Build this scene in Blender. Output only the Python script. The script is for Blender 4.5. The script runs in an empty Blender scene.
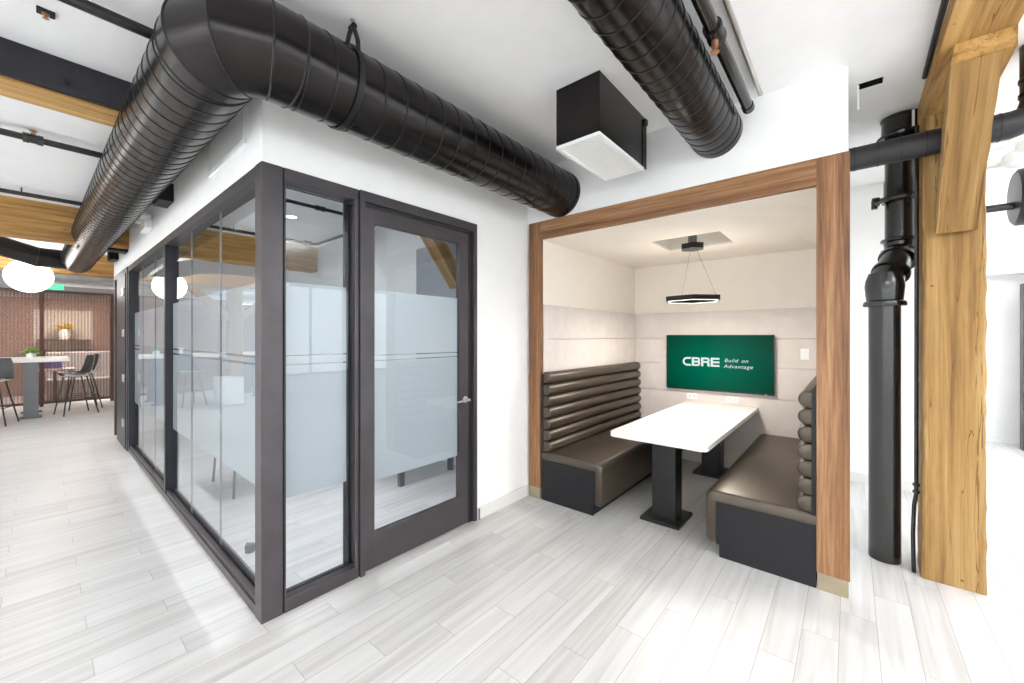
import bpy, bmesh, math, random
from mathutils import Vector, Matrix
random.seed(7)
D = bpy.data; S = bpy.context.scene; COL = S.collection
PI = math.pi
ZC = 3.05          # ceiling height
XW = -2.34         # face of the wall with the door
YG = 0.75          # face of the long glazing

# ------------------------------------------------------------------ materials
def lin(c):
    c = c / 255.0
    return c / 12.92 if c <= 0.04045 else ((c + 0.055) / 1.055) ** 2.4
def rgb(r, g, b): return (lin(r), lin(g), lin(b), 1.0)
M = {}
def principled(name, col, rough=0.5, metal=0.0, spec=0.5, coat=0.0, coat_rough=0.1):
    m = D.materials.new(name); m.use_nodes = True
    p = m.node_tree.nodes['Principled BSDF']
    p.inputs['Base Color'].default_value = col
    p.inputs['Roughness'].default_value = rough
    p.inputs['Metallic'].default_value = metal
    p.inputs['Specular IOR Level'].default_value = spec
    p.inputs['Coat Weight'].default_value = coat
    p.inputs['Coat Roughness'].default_value = coat_rough
    M[name] = m
    return m, m.node_tree, p
def node(nt, t, **kw):
    n = nt.nodes.new(t)
    for k, v in kw.items(): setattr(n, k, v)
    return n
def noise_color(nt, p, c1, c2, scale=(1, 1, 1), nscale=4.0, detail=4.0, lo=0.3, hi=0.7, bump=0.0, rough=None, distort=0.0):
    tc = node(nt, 'ShaderNodeTexCoord'); mp = node(nt, 'ShaderNodeMapping')
    mp.inputs['Scale'].default_value = scale
    ns = node(nt, 'ShaderNodeTexNoise')
    ns.inputs['Scale'].default_value = nscale; ns.inputs['Detail'].default_value = detail
    ns.inputs['Distortion'].default_value = distort
    cr = node(nt, 'ShaderNodeValToRGB')
    cr.color_ramp.elements[0].position = lo; cr.color_ramp.elements[0].color = c1
    cr.color_ramp.elements[1].position = hi; cr.color_ramp.elements[1].color = c2
    L = nt.links.new
    L(tc.outputs['Object'], mp.inputs[0]); L(mp.outputs[0], ns.inputs['Vector'])
    L(ns.outputs['Fac'], cr.inputs[0]); L(cr.outputs[0], p.inputs['Base Color'])
    if bump:
        b = node(nt, 'ShaderNodeBump'); b.inputs['Strength'].default_value = bump; b.inputs['Distance'].default_value = 0.01
        L(ns.outputs['Fac'], b.inputs['Height']); L(b.outputs[0], p.inputs['Normal'])
    return tc, mp, ns, cr

def simple(name, c, rough=0.5, metal=0.0, spec=0.5, var=0.0, **kw):
    m, nt, p = principled(name, rgb(*c), rough, metal, spec, **kw)
    if var:
        a = rgb(*[max(0, v * (1 - var)) for v in c]); b = rgb(*[min(255, v * (1 + var)) for v in c])
        noise_color(nt, p, a, b, nscale=7.0)
    return m
simple('wall_white', (243, 243, 242), 0.6, spec=0.3, var=0.006)
simple('ceiling_white', (247, 247, 247), 0.7, spec=0.2, var=0.006)
simple('booth_white', (240, 232, 222), 0.65, spec=0.2, var=0.005)
simple('acoustic_felt', (214, 206, 201), 0.9, spec=0.1, var=0.02)
simple('baseboard_grey', (222, 220, 217), 0.5, var=0.01)
simple('bronze_metal', (80, 76, 79), 0.42, 0.55, var=0.05)
simple('dark_metal', (44, 44, 50), 0.4, 0.4, var=0.06)
simple('gasket_black', (12, 12, 14), 0.6)
simple('duct_black', (44, 41, 41), 0.25, 0.85, spec=0.6, var=0.08)
simple('seam_black', (14, 13, 13), 0.45, 0.2)
simple('pipe_black', (24, 22, 23), 0.28, 0.2, spec=0.6, var=0.1)
simple('iron_black', (22, 21, 22), 0.22, 0.1, spec=0.8, var=0.15)
simple('wrap_black', (34, 33, 37), 0.45, 0.0, var=0.08)
simple('satin_steel', (200, 196, 190), 0.3, 0.9, var=0.04)
simple('plinth_metal', (176, 164, 140), 0.38, 0.8, var=0.04)
simple('leather_dark', (62, 54, 46), 0.38, 0.0, spec=0.5, var=0.05)
M['leather_dark'].node_tree.nodes['Principled BSDF'].inputs['IOR'].default_value = 1.62
M['leather_dark'].node_tree.nodes['Principled BSDF'].inputs['Specular Tint'].default_value = (1.0, 0.90, 0.78, 1)
simple('laminate_black', (30, 30, 33), 0.5, 0.0, spec=0.3, var=0.04)
simple('table_black', (26, 26, 27), 0.28, 0.3, var=0.15)
simple('table_white', (240, 238, 236), 0.35, var=0.008)
simple('white_plastic', (240, 240, 238), 0.4)
simple('white_paint', (236, 238, 240), 0.45, var=0.008)
simple('grey_fabric', (120, 118, 112), 0.85, var=0.08)
simple('grey_metal', (110, 112, 116), 0.4, 0.5, var=0.04)
simple('grey_board', (150, 156, 162), 0.3, var=0.02)
simple('shell_black', (30, 32, 36), 0.45, var=0.08)
simple('shell_grey', (205, 206, 208), 0.4)
simple('brown_frame', (92, 62, 54), 0.5, 0.2, var=0.05)
simple('brown_wall', (150, 122, 112), 0.7, var=0.06)
simple('warm_wood', (222, 172, 104), 0.5, var=0.08)
simple('leaf_green', (110, 160, 70), 0.6, var=0.2)
simple('petal_yellow', (226, 200, 60), 0.6, var=0.1)
simple('exit_green', (60, 190, 140), 0.4)
simple('purple', (92, 80, 220), 0.4)
simple('brass', (170, 120, 90), 0.35, 0.8)
simple('tv_black', (8, 9, 9), 0.2)
simple('grey_duct', (168, 172, 176), 0.4, 0.5, var=0.05)
simple('grille_backing', (120, 116, 130), 0.7)
simple('recess_grey', (205, 200, 192), 0.7)
simple('window_frame', (60, 60, 64), 0.4)

def emit(name, c, s):
    m = D.materials.new(name); m.use_nodes = True; nt = m.node_tree
    nt.nodes.clear(); e = node(nt, 'ShaderNodeEmission'); o = node(nt, 'ShaderNodeOutputMaterial')
    e.inputs[0].default_value = rgb(*c); e.inputs[1].default_value = s
    nt.links.new(e.outputs[0], o.inputs[0]); M[name] = m
    return m, nt, e
emit('globe_lit', (255, 252, 248), 5.0)
emit('led_lit', (255, 246, 232), 2.0)
emit('lens_lit', (250, 252, 255), 3.0)
emit('screen_text', (226, 240, 234), 0.6)
emit('exit_lit', (90, 215, 165), 1.0)

# the picture on the television: green, a little brighter in the middle
m, nt, e = emit('screen_green', (0, 90, 66), 0.62)
tc = node(nt, 'ShaderNodeTexCoord'); mp = node(nt, 'ShaderNodeMapping'); gr = node(nt, 'ShaderNodeTexGradient', gradient_type='SPHERICAL')
cr = node(nt, 'ShaderNodeValToRGB')
mp.inputs['Location'].default_value = (0.05, 0, 0); mp.inputs['Scale'].default_value = (1.25, 1.0, 1.7)
cr.color_ramp.elements[0].color = rgb(2, 44, 32); cr.color_ramp.elements[1].color = rgb(0, 104, 78)
cr.color_ramp.elements[1].position = 0.85
nt.links.new(tc.outputs['Object'], mp.inputs[0]); nt.links.new(mp.outputs[0], gr.inputs[0])
nt.links.new(gr.outputs['Fac'], cr.inputs[0]); nt.links.new(cr.outputs[0], e.inputs[0])
sc_out = [n for n in nt.nodes if n.type == 'OUTPUT_MATERIAL'][0]
gl = node(nt, 'ShaderNodeBsdfGlossy'); gl.inputs['Roughness'].default_value = 0.12; gl.inputs['Color'].default_value = (0.003, 0.003, 0.003, 1)
ad = node(nt, 'ShaderNodeAddShader'); nt.links.new(e.outputs[0], ad.inputs[0]); nt.links.new(gl.outputs[0], ad.inputs[1]); nt.links.new(ad.outputs[0], sc_out.inputs[0])

# walnut veneer and old timber
def wood(name, c1, c2, c3, axis, fine=60, rough=0.5, cracks=False, spec=0.4):
    m, nt, p = principled(name, c1, rough, 0, spec)
    L = nt.links.new
    tc = node(nt, 'ShaderNodeTexCoord'); mp = node(nt, 'ShaderNodeMapping')
    sc = [1.0, 1.0, 1.0]; k = {'x': 0, 'y': 1, 'z': 2}[axis]; sc[k] = 0.035
    mp.inputs['Scale'].default_value = sc
    L(tc.outputs['Object'], mp.inputs[0])
    n1 = node(nt, 'ShaderNodeTexNoise'); n1.inputs['Scale'].default_value = fine; n1.inputs['Detail'].default_value = 6; n1.inputs['Roughness'].default_value = 0.65
    n2 = node(nt, 'ShaderNodeTexNoise'); n2.inputs['Scale'].default_value = fine / 6; n2.inputs['Detail'].default_value = 3; n2.inputs['Distortion'].default_value = 0.8
    L(mp.outputs[0], n1.inputs['Vector']); L(mp.outputs[0], n2.inputs['Vector'])
    mx = node(nt, 'ShaderNodeMath', operation='ADD'); ml = node(nt, 'ShaderNodeMath', operation='MULTIPLY'); ml.inputs[1].default_value = 0.5
    L(n1.outputs['Fac'], mx.inputs[0]); L(n2.outputs['Fac'], mx.inputs[1]); L(mx.outputs[0], ml.inputs[0])
    cr = node(nt, 'ShaderNodeValToRGB'); el = cr.color_ramp.elements
    el[0].position = 0.34; el[0].color = c1; el[1].position = 0.66; el[1].color = c3
    e2 = el.new(0.5); e2.color = c2
    L(ml.outputs[0], cr.inputs[0])
    out = cr.outputs[0]
    if cracks:
        sc2 = [13.0, 13.0, 13.0]; sc2[k] = 0.4
        mp2 = node(nt, 'ShaderNodeMapping'); mp2.inputs['Scale'].default_value = sc2
        L(tc.outputs['Object'], mp2.inputs[0])
        vo = node(nt, 'ShaderNodeTexNoise'); vo.inputs['Scale'].default_value = 1.0; vo.inputs['Detail'].default_value = 3; vo.inputs['Distortion'].default_value = 0.1
        L(mp2.outputs[0], vo.inputs['Vector'])
        a = node(nt, 'ShaderNodeMath', operation='SUBTRACT'); a.inputs[1].default_value = 0.5; L(vo.outputs['Fac'], a.inputs[0])
        ab = node(nt, 'ShaderNodeMath', operation='ABSOLUTE'); L(a.outputs[0], ab.inputs[0])
        lt = node(nt, 'ShaderNodeMath', operation='LESS_THAN'); lt.inputs[1].default_value = 0.004; L(ab.outputs[0], lt.inputs[0])
        # knots and nail holes
        vk = node(nt, 'ShaderNodeTexVoronoi'); vk.inputs['Scale'].default_value = 7.0; L(tc.outputs['Object'], vk.inputs['Vector'])
        k1 = node(nt, 'ShaderNodeMath', operation='LESS_THAN'); k1.inputs[1].default_value = 0.055; L(vk.outputs['Distance'], k1.inputs[0])
        mxx = node(nt, 'ShaderNodeMath', operation='MAXIMUM'); L(lt.outputs[0], mxx.inputs[0]); L(k1.outputs[0], mxx.inputs[1])
        fm = node(nt, 'ShaderNodeMath', operation='MULTIPLY'); fm.inputs[1].default_value = 0.7; L(mxx.outputs[0], fm.inputs[0])
        mix = node(nt, 'ShaderNodeMix', data_type='RGBA')
        L(fm.outputs[0], mix.inputs[0]); L(out, mix.inputs[6]); mix.inputs[7].default_value = rgb(96, 62, 26)
        out = mix.outputs[2]
    L(out, p.inputs['Base Color'])
    b = node(nt, 'ShaderNodeBump'); b.inputs['Strength'].default_value = 0.25 if cracks else 0.08; b.inputs['Distance'].default_value = 0.01
    L(ml.outputs[0], b.inputs['Height']); L(b.outputs[0], p.inputs['Normal'])
wn = (rgb(78, 50, 32), rgb(134, 93, 61), rgb(176, 136, 97))
wood('walnut_z', *wn, 'z', 75); wood('walnut_x', *wn, 'x', 75)
tb = (rgb(96, 68, 38), rgb(150, 116, 70), rgb(180, 150, 102))
tb_lit = (rgb(116, 82, 45), rgb(178, 138, 82), rgb(206, 172, 116))  # lighter copy for the beams, light from the floor put into the colour
wood('timber_z', *tb, 'z', 30, 0.7, True, 0.25); wood('timber_y_lit', *tb_lit, 'y', 30, 0.7, True, 0.25)

# floor: pale wood-look planks laid along Y, 0.1475 x 0.891 m, each row stepped a third
def floor_mat():
    m, nt, p = principled('floor_planks', rgb(220, 218, 216), 0.34, 0, 0.5)
    L = nt.links.new
    def mth(op, a, b=None, c=None):
        n = node(nt, 'ShaderNodeMath', operation=op)
        for k, v in enumerate((a, b, c)):
            if v is None: continue
            if isinstance(v, (int, float)): n.inputs[k].default_value = v
            else: L(v, n.inputs[k])
        return n.outputs[0]
    tc = node(nt, 'ShaderNodeTexCoord'); sp = node(nt, 'ShaderNodeSeparateXYZ'); L(tc.outputs['Object'], sp.inputs[0])
    W, LN = 0.1475, 0.891
    u = mth('DIVIDE', mth('ADD', sp.outputs[0], 0.192), W)
    i = mth('FLOOR', u); fu = mth('SUBTRACT', u, i)
    yy = mth('SUBTRACT', mth('SUBTRACT', sp.outputs[1], 0.157), mth('MULTIPLY', mth('ADD', i, 17.0), 0.297))
    v = mth('DIVIDE', yy, LN); j = mth('FLOOR', v); fv = mth('SUBTRACT', v, j)
    cb = node(nt, 'ShaderNodeCombineXYZ'); L(i, cb.inputs[0]); L(j, cb.inputs[1])
    wnz = node(nt, 'ShaderNodeTexWhiteNoise', noise_dimensions='2D'); L(cb.outputs[0], wnz.inputs['Vector'])
    # grain
    off = node(nt, 'ShaderNodeVectorMath', operation='SCALE'); L(wnz.outputs['Color'], off.inputs[0]); off.inputs['Scale'].default_value = 40
    ad = node(nt, 'ShaderNodeVectorMath', operation='ADD'); L(tc.outputs['Object'], ad.inputs[0]); L(off.outputs[0], ad.inputs[1])
    mp = node(nt, 'ShaderNodeMapping'); mp.inputs['Scale'].default_value = (24, 1.1, 1); L(ad.outputs[0], mp.inputs[0])
    n1 = node(nt, 'ShaderNodeTexNoise'); n1.inputs['Scale'].default_value = 1.0; n1.inputs['Detail'].default_value = 5; n1.inputs['Distortion'].default_value = 0.5
    L(mp.outputs[0], n1.inputs['Vector'])
    f = mth('ADD', mth('MULTIPLY', n1.outputs['Fac'], 0.8), mth('MULTIPLY', wnz.outputs['Value'], 0.15))
    cr = node(nt, 'ShaderNodeValToRGB'); L(f, cr.inputs[0])
    e = cr.color_ramp.elements
    e[0].position = 0.22; e[0].color = rgb(178, 176, 175); e[1].position = 0.72; e[1].color = rgb(212, 212, 212)
    k = e.new(0.46); k.color = rgb(200, 199, 198)
    s1 = mth('LESS_THAN', fu, 0.02); s2 = mth('LESS_THAN', fv, 0.003)
    s = mth('MAXIMUM', s1, s2)
    mix = node(nt, 'ShaderNodeMix', data_type='RGBA'); L(mth('MULTIPLY', s, 0.8), mix.inputs[0]); L(cr.outputs[0], mix.inputs[6]); mix.inputs[7].default_value = rgb(142, 138, 134)
    L(mix.outputs[2], p.inputs['Base Color'])
    b = node(nt, 'ShaderNodeBump'); b.inputs['Strength'].default_value = 0.3; b.inputs['Distance'].default_value = 0.002
    L(mth('SUBTRACT', 1.0, s), b.inputs['Height']); L(b.outputs[0], p.inputs['Normal'])
floor_mat()

# clear glass pane: light passes, the outer face mirrors by Fresnel
def glass(name, tint, ior=1.55):
    m = D.materials.new(name); m.use_nodes = True; nt = m.node_tree; nt.nodes.clear(); L = nt.links.new
    tr = node(nt, 'ShaderNodeBsdfTransparent'); tr.inputs[0].default_value = tint
    g = node(nt, 'ShaderNodeBsdfGlossy'); g.inputs['Roughness'].default_value = 0.0; g.inputs['Color'].default_value = (0.93, 0.97, 0.97, 1)
    fr = node(nt, 'ShaderNodeFresnel'); fr.inputs[0].default_value = ior
    ge = node(nt, 'ShaderNodeNewGeometry'); inv = node(nt, 'ShaderNodeMath', operation='SUBTRACT'); inv.inputs[0].default_value = 1.0
    L(ge.outputs['Backfacing'], inv.inputs[1])
    mu = node(nt, 'ShaderNodeMath', operation='MULTIPLY'); L(fr.outputs[0], mu.inputs[0]); L(inv.outputs[0], mu.inputs[1])
    mx = node(nt, 'ShaderNodeMixShader'); L(mu.outputs[0], mx.inputs[0]); L(tr.outputs[0], mx.inputs[1]); L(g.outputs[0], mx.inputs[2])
    o = node(nt, 'ShaderNodeOutputMaterial'); L(mx.outputs[0], o.inputs[0]); M[name] = m
glass('glass_clear', (0.885, 0.90, 0.92, 1), 1.6)
glass('glass_window', (0.97, 0.98, 0.98, 1), 1.4)
# frosted film: milky, lets a diffuse light through
m = D.materials.new('frosted_film'); m.use_nodes = True; nt = m.node_tree; nt.nodes.clear(); L = nt.links.new
df = node(nt, 'ShaderNodeBsdfDiffuse'); df.inputs[0].default_value = rgb(221, 225, 226)
tl = node(nt, 'ShaderNodeBsdfTranslucent'); tl.inputs[0].default_value = rgb(226, 231, 232)
tr = node(nt, 'ShaderNodeBsdfTransparent'); tr.inputs[0].default_value = rgb(226, 232, 236)
m1 = node(nt, 'ShaderNodeMixShader'); m1.inputs[0].default_value = 0.5; L(df.outputs[0], m1.inputs[1]); L(tl.outputs[0], m1.inputs[2])
m2 = node(nt, 'ShaderNodeMixShader'); m2.inputs[0].default_value = 0.12; L(m1.outputs[0], m2.inputs[1]); L(tr.outputs[0], m2.inputs[2])
o = node(nt, 'ShaderNodeOutputMaterial'); L(m2.outputs[0], o.inputs[0]); M['frosted_film'] = m
# ribbed brown screen: see-through mesh with vertical ribs
m = D.materials.new('brown_mesh'); m.use_nodes = True; nt = m.node_tree; nt.nodes.clear(); L = nt.links.new
tc = node(nt, 'ShaderNodeTexCoord'); sp = node(nt, 'ShaderNodeSeparateXYZ'); L(tc.outputs['Object'], sp.inputs[0])
wv = node(nt, 'ShaderNodeMath', operation='MULTIPLY'); wv.inputs[1].default_value = 2 * PI / 0.05; L(sp.outputs[1], wv.inputs[0])
sn = node(nt, 'ShaderNodeMath', operation='SINE'); L(wv.outputs[0], sn.inputs[0])
ma = node(nt, 'ShaderNodeMapRange'); ma.inputs[1].default_value = -1; ma.inputs[2].default_value = 1; ma.inputs[3].default_value = 0.28; ma.inputs[4].default_value = 0.52; L(sn.outputs[0], ma.inputs[0])
df = node(nt, 'ShaderNodeBsdfDiffuse'); df.inputs[0].default_value = rgb(150, 132, 124)
tr = node(nt, 'ShaderNodeBsdfTransparent'); tr.inputs[0].default_value = rgb(242, 234, 230)
mx = node(nt, 'ShaderNodeMixShader'); L(ma.outputs[0], mx.inputs[0]); L(tr.outputs[0], mx.inputs[1]); L(df.outputs[0], mx.inputs[2])
o = node(nt, 'ShaderNodeOutputMaterial'); L(mx.outputs[0], o.inputs[0]); M['brown_mesh'] = m

# ------------------------------------------------------------------ mesh helpers
class MB:
    def __init__(s): s.bm = bmesh.new()
    def box(s, x0, x1, y0, y1, z0, z1, bev=0.0, seg=2, mat=None):
        x0, x1 = sorted((x0, x1)); y0, y1 = sorted((y0, y1)); z0, z1 = sorted((z0, z1))
        r = bmesh.ops.create_cube(s.bm, size=1.0); vs = r['verts']
        for v in vs:
            v.co = Vector(((x0 + x1) / 2 + v.co.x * (x1 - x0), (y0 + y1) / 2 + v.co.y * (y1 - y0), (z0 + z1) / 2 + v.co.z * (z1 - z0)))
        if bev:
            es = list({e for v in vs for e in v.link_edges})
            r2 = bmesh.ops.bevel(s.bm, geom=es, offset=bev, segments=seg, affect='EDGES', profile=0.5)
            vs = list({v for f in r2['faces'] for v in f.verts} | {v for v in vs if v.is_valid})
        if mat is not None: bmesh.ops.transform(s.bm, matrix=mat, verts=vs)
        return s
    def loft(s, rings, close=True, cap=True):
        L = [[s.bm.verts.new(p) for p in ring] for ring in rings]; n = len(L[0])
        for a, b in zip(L, L[1:]):
            for k in range(n if close else n - 1):
                q = (k + 1) % n
                try: s.bm.faces.new((a[k], a[q], b[q], b[k]))
                except ValueError: pass
        if cap:
            for ring in (L[0][::-1], L[-1]):
                try: s.bm.faces.new(ring)
                except ValueError: pass
        return s
    def tube(s, pts, r, seg=16, cap=True, up=None):
        pts = [Vector(p) for p in pts]; rr = r if isinstance(r, (list, tuple)) else [r] * len(pts)
        rings = []; prev = None
        for k, p in enumerate(pts):
            d = (pts[min(k + 1, len(pts) - 1)] - pts[max(k - 1, 0)]).normalized()
            if prev is None:
                a = Vector((0, 0, 1)) if abs(d.z) < 0.9 else Vector((1, 0, 0))
                n = d.cross(a).normalized()
            else:
                n = (prev - d * prev.dot(d)).normalized()
            prev = n; b = d.cross(n).normalized(); sc = 1.0
            rings.append([p + (n * math.cos(t) + b * math.sin(t)) * rr[k] for t in [2 * PI * q / seg for q in range(seg)]])
        return s.loft(rings, True, cap)
    def lathe(s, prof, c=(0, 0, 0), seg=32, axis='z'):
        c = Vector(c); rings = []
        for r, h in prof:
            ring = []
            for q in range(seg):
                t = 2 * PI * q / seg; a, b = r * math.cos(t), r * math.sin(t)
                v = {'z': (a, b, h), 'x': (h, a, b), 'y': (b, h, a)}[axis]
                ring.append(c + Vector(v))
            rings.append(ring)
        return s.loft(rings)
    def prism(s, poly, a0, a1, axis='y'):
        def P(u, v, w): return {'y': (u, w, v), 'x': (w, u, v), 'z': (u, v, w)}[axis]
        return s.loft([[P(u, v, a0) for u, v in poly], [P(u, v, a1) for u, v in poly]])
    def build(s, name, mat, parent=None, smooth=False, label=None, angle=0.6):
        bmesh.ops.recalc_face_normals(s.bm, faces=s.bm.faces)
        me = D.meshes.new(name); s.bm.to_mesh(me); s.bm.free()
        me.materials.append(M[mat])
        o = D.objects.new(name, me); COL.objects.link(o)
        if smooth:
            me.polygons.foreach_set('use_smooth', [True] * len(me.polygons))
            me.set_sharp_from_angle(angle=angle)
        if parent is not None:
            o.parent = parent
            pl = parent
            off = Vector((0, 0, 0)); 
            while pl is not None: off += pl.location; pl = pl.parent
            if off.length > 0: me.transform(Matrix.Translation(-off))
        if label: o['label'] = label
        return o
def tag(o, label, cat, group=None):
    o['label'] = label; o['category'] = cat
    if group: o['group'] = group
    return o
def origin(o, p):
    o.data.transform(Matrix.Translation(-Vector(p))); o.location = p; return o
def thing(name, loc, label, cat, group=None):
    o = D.objects.new(name, None); COL.objects.link(o); o.location = loc; o.empty_display_size = 0.1
    return tag(o, label, cat, group)
def struct_empty(name, loc=(0, 0, 0)):
    o = D.objects.new(name, None); COL.objects.link(o); o.location = loc; o['kind'] = 'structure'; return o
def structure(name, mb, mat, parent=None, **k):
    o = mb.build(name, mat, parent, **k)
    if parent is None: o['kind'] = 'structure'
    return o
def copy_tree(o, parent=None):
    c = o.copy(); COL.objects.link(c)
    if parent is not None: c.parent = parent
    for ch in [x for x in D.objects if x.parent == o]: copy_tree(ch, c)
    return c
def bx(*a, **k): return MB().box(*a, **k)

# ------------------------------------------------------------------ room shell
structure('floor', bx(-17.2, 6.2, -8.2, 10.2, -0.1, 0), 'floor_planks')
# ceiling, with a rectangular service slot right of the booth (built from strips around the slot)
c = MB(); SX0, SX1, SY0, SY1 = 0.035, 0.15, 3.25, 3.33
c.box(-17.2, SX0, -8.2, 10.2, ZC, ZC + 0.1); c.box(SX1, 6.2, -8.2, 10.2, ZC, ZC + 0.1)
c.box(SX0, SX1, -8.2, SY0, ZC, ZC + 0.1); c.box(SX0, SX1, SY1, 10.2, ZC, ZC + 0.1)
structure('ceiling', c, 'ceiling_white')
w = MB(); w.box(SX0, SX1, SY0, SY1, ZC + 0.09, ZC + 0.11); w.box(SX0, SX0 + .003, SY0, SY1, ZC + .002, ZC + 0.09); w.box(SX1 - .003, SX1, SY0, SY1, ZC + .002, ZC + 0.09); w.box(SX0, SX1, SY0, SY0 + .003, ZC + .002, ZC + 0.09); w.box(SX0, SX1, SY1 - .003, SY1, ZC + .002, ZC + 0.09)
structure('trim_1', w, 'gasket_black')
# wall with the door (faces +X)
w = MB(); w.box(XW - 0.1, XW, YG, 2.308, 2.417, ZC); w.box(XW - 0.1, XW, 2.308, 3.14, 0, ZC)
structure('wall_door_side', w, 'wall_white')
# bulkhead above the long glazing with a return at its far end
w = MB(); w.box(-8.74, XW - 0.1, YG, YG + 0.1, 2.417, ZC); w.box(-8.74, -8.62, YG, YG + 0.1, 0, 2.417); w.box(-8.74, -8.64, YG + 0.1, 3.14, 0, ZC)
structure('wall_glazed_side', w, 'wall_white')
structure('wall_office_back', bx(-8.74, -2.34, 3.14, 3.24, 0, ZC), 'wall_white')
# booth: side walls, back wall, ceiling with a recess, fascia above the frame
BX0, BX1, BYB, BZ = -2.185, -0.15, 5.10, 2.40
structure('wall_booth_left', bx(-2.34, BX0, 3.03, BYB + 0.1, 0, BZ), 'booth_white')
structure('wall_booth_right', bx(BX1, -0.01, 3.03, BYB + 0.35, 0, ZC), 'wall_white')
structure('wall_booth_back', bx(BX0, BX1, BYB, BYB + 0.1, 0, BZ), 'booth_white')
w = MB(); RX0, RX1, RY0, RY1 = -1.455, -0.85, 3.75, 4.33
w.box(BX0, RX0, 3.03, BYB, BZ, BZ + 0.02); w.box(RX1, BX1, 3.03, BYB, BZ, BZ + 0.02); w.box(RX0, RX1, 3.03, RY0, BZ, BZ + 0.02); w.box(RX0, RX1, RY1, BYB, BZ, BZ + 0.02)
structure('ceiling_booth', w, 'booth_white')
w = MB(); w.box(RX0 - 0.01, RX1 + 0.01, RY0 - 0.01, RY1 + 0.01, 2.56, 2.57)
w.box(RX0 - 0.01, RX0, RY0, RY1, 2.42, 2.56); w.box(RX1, RX1 + 0.01, RY0, RY1, 2.42, 2.56); w.box(RX0, RX1, RY0 - 0.01, RY0, 2.42, 2.56); w.box(RX0, RX1, RY1, RY1 + 0.01, 2.42, 2.56)
structure('trim_2', w, 'recess_grey')
structure('wall_booth_fascia', bx(XW, -0.01, 2.992, 3.03, 2.56, ZC), 'wall_white')
# far walls
structure('wall_pipe_side', bx(-0.01, 0.86, 5.45, 5.55, 0, ZC), 'wall_white')
structure('wall_corridor_side', bx(0.76, 0.86, 5.55, 8.8, 0, ZC), 'wall_white')
structure('wall_far', bx(0.86, 6.2, 8.8, 8.9, 0, ZC), 'wall_white')
structure('trim_3', bx(0.86, 3.2, 8.5, 8.8, 2.36, ZC), 'wall_white')
structure('wall_entry', bx(1.86, 3.2, 8.38, 8.46, 0, 2.36), 'wall_white')
structure('door_3', bx(1.73, 1.86, 8.36, 8.48, 0, 2.2), 'bronze_metal')
structure('baseboard_pipe_side', bx(-0.01, 0.86, 5.435, 5.45, 0, 0.1), 'baseboard_grey')
structure('baseboard_door_side', bx(XW, XW + 0.012, 2.318, 2.99, 0, 0.1), 'baseboard_grey')
structure('baseboard_far', bx(0.86, 3.0, 8.785, 8.8, 0, 0.1), 'wall_white')
structure('wall_kitchen', bx(-17.2, -17.1, -8.2, 10.2, 0, ZC), 'wall_white')
structure('wall_north', bx(-17.1, -2.3, 6.4, 6.5, 0, ZC), 'wall_white')
# window walls behind and right of the camera
def window_wall(name, horiz, pos, a0, a1, n):
    w = MB()
    def b(p, q, z0, z1, t=0.1):
        if horiz: w.box(p, q, pos - t, pos, z0, z1)
        else: w.box(pos, pos + t, p, q, z0, z1)
    b(a0, a1, 0, 0.5); b(a0, a1, 2.85, ZC)
    step = (a1 - a0) / n
    for k in range(n + 1):
        c0 = a0 + step * k; b(max(a0, c0 - 0.15), min(a1, c0 + 0.15), 0.5, 2.85)
    structure(name, w, 'wall_white')
    return [(a0 + step * k + 0.15, a0 + step * (k + 1) - 0.15) for k in range(n)]
wn_i = 10
for (nm, hz, pos, a0, a1, n) in (('wall_street_side', True, -8.0, -17.1, 6.0, 9), ('wall_right_side', False, 6.0, -8.0, 8.8, 6)):
    for (p, q) in window_wall(nm, hz, pos, a0, a1, n):
        f = MB()
        def fb(u0, u1, z0, z1):
            if hz: f.box(u0, u1, pos - 0.07, pos - 0.03, z0, z1)
            else: f.box(pos + 0.03, pos + 0.07, u0, u1, z0, z1)
        fb(p, q, 0.5, 0.56); fb(p, q, 2.79, 2.85); fb(p, p + 0.05, 0.56, 2.79); fb(q - 0.05, q, 0.56, 2.79); fb((p + q) / 2 - 0.025, (p + q) / 2 + 0.025, 0.56, 2.79)
        wo = structure('window_%d' % wn_i, f, 'window_frame'); wn_i += 1
        g = MB()
        if hz: g.box(p, q, pos - 0.055, pos - 0.05, 0.52, 2.83)
        else: g.box(pos + 0.05, pos + 0.055, p, q, 0.52, 2.83)
        g.build('pane', 'glass_window', wo)

# ------------------------------------------------------------------ glazed office front
H0 = 2.417
structure('trim_4', bx(XW - 0.095, XW, YG - 0.004, YG + 0.1, 0, H0, bev=0.002), 'bronze_metal')     # corner column
# long glazing along Y = 0.75
w1 = struct_empty('window_1')
X0 = -7.22
bx(X0, XW - 0.095, YG, YG + 0.1, 2.35, H0).build('head_frame', 'bronze_metal', w1)
mb = MB(); mb.box(X0, XW - 0.095, YG, YG + 0.1, 0, 0.05); mb.box(X0, XW - 0.095, YG + 0.012, YG + 0.035, 0.05, 0.075)
mb.box(X0, XW - 0.095, YG + 0.065, YG + 0.09, 0.05, 0.075)
mb.build('sill_frame', 'bronze_metal', w1)
for xm in (-4.9,):
    bx(xm, xm + 0.065, YG + 0.001, YG + 0.1, 0.05, 2.35).build('mullion', 'dark_metal', w1)
bx(X0, X0 + 0.065, YG + 0.001, YG + 0.1, 0.05, 2.35).build('mullion', 'dark_metal', w1)
edges = [-7.155, -6.45, -5.66, -4.9, -4.08, -3.28, XW - 0.095]
edges = [(-7.155, -6.45), (-6.45, -5.66), (-5.66, -4.9), (-4.835, -4.08), (-4.08, -3.28), (-3.28, XW - 0.095)]
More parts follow.
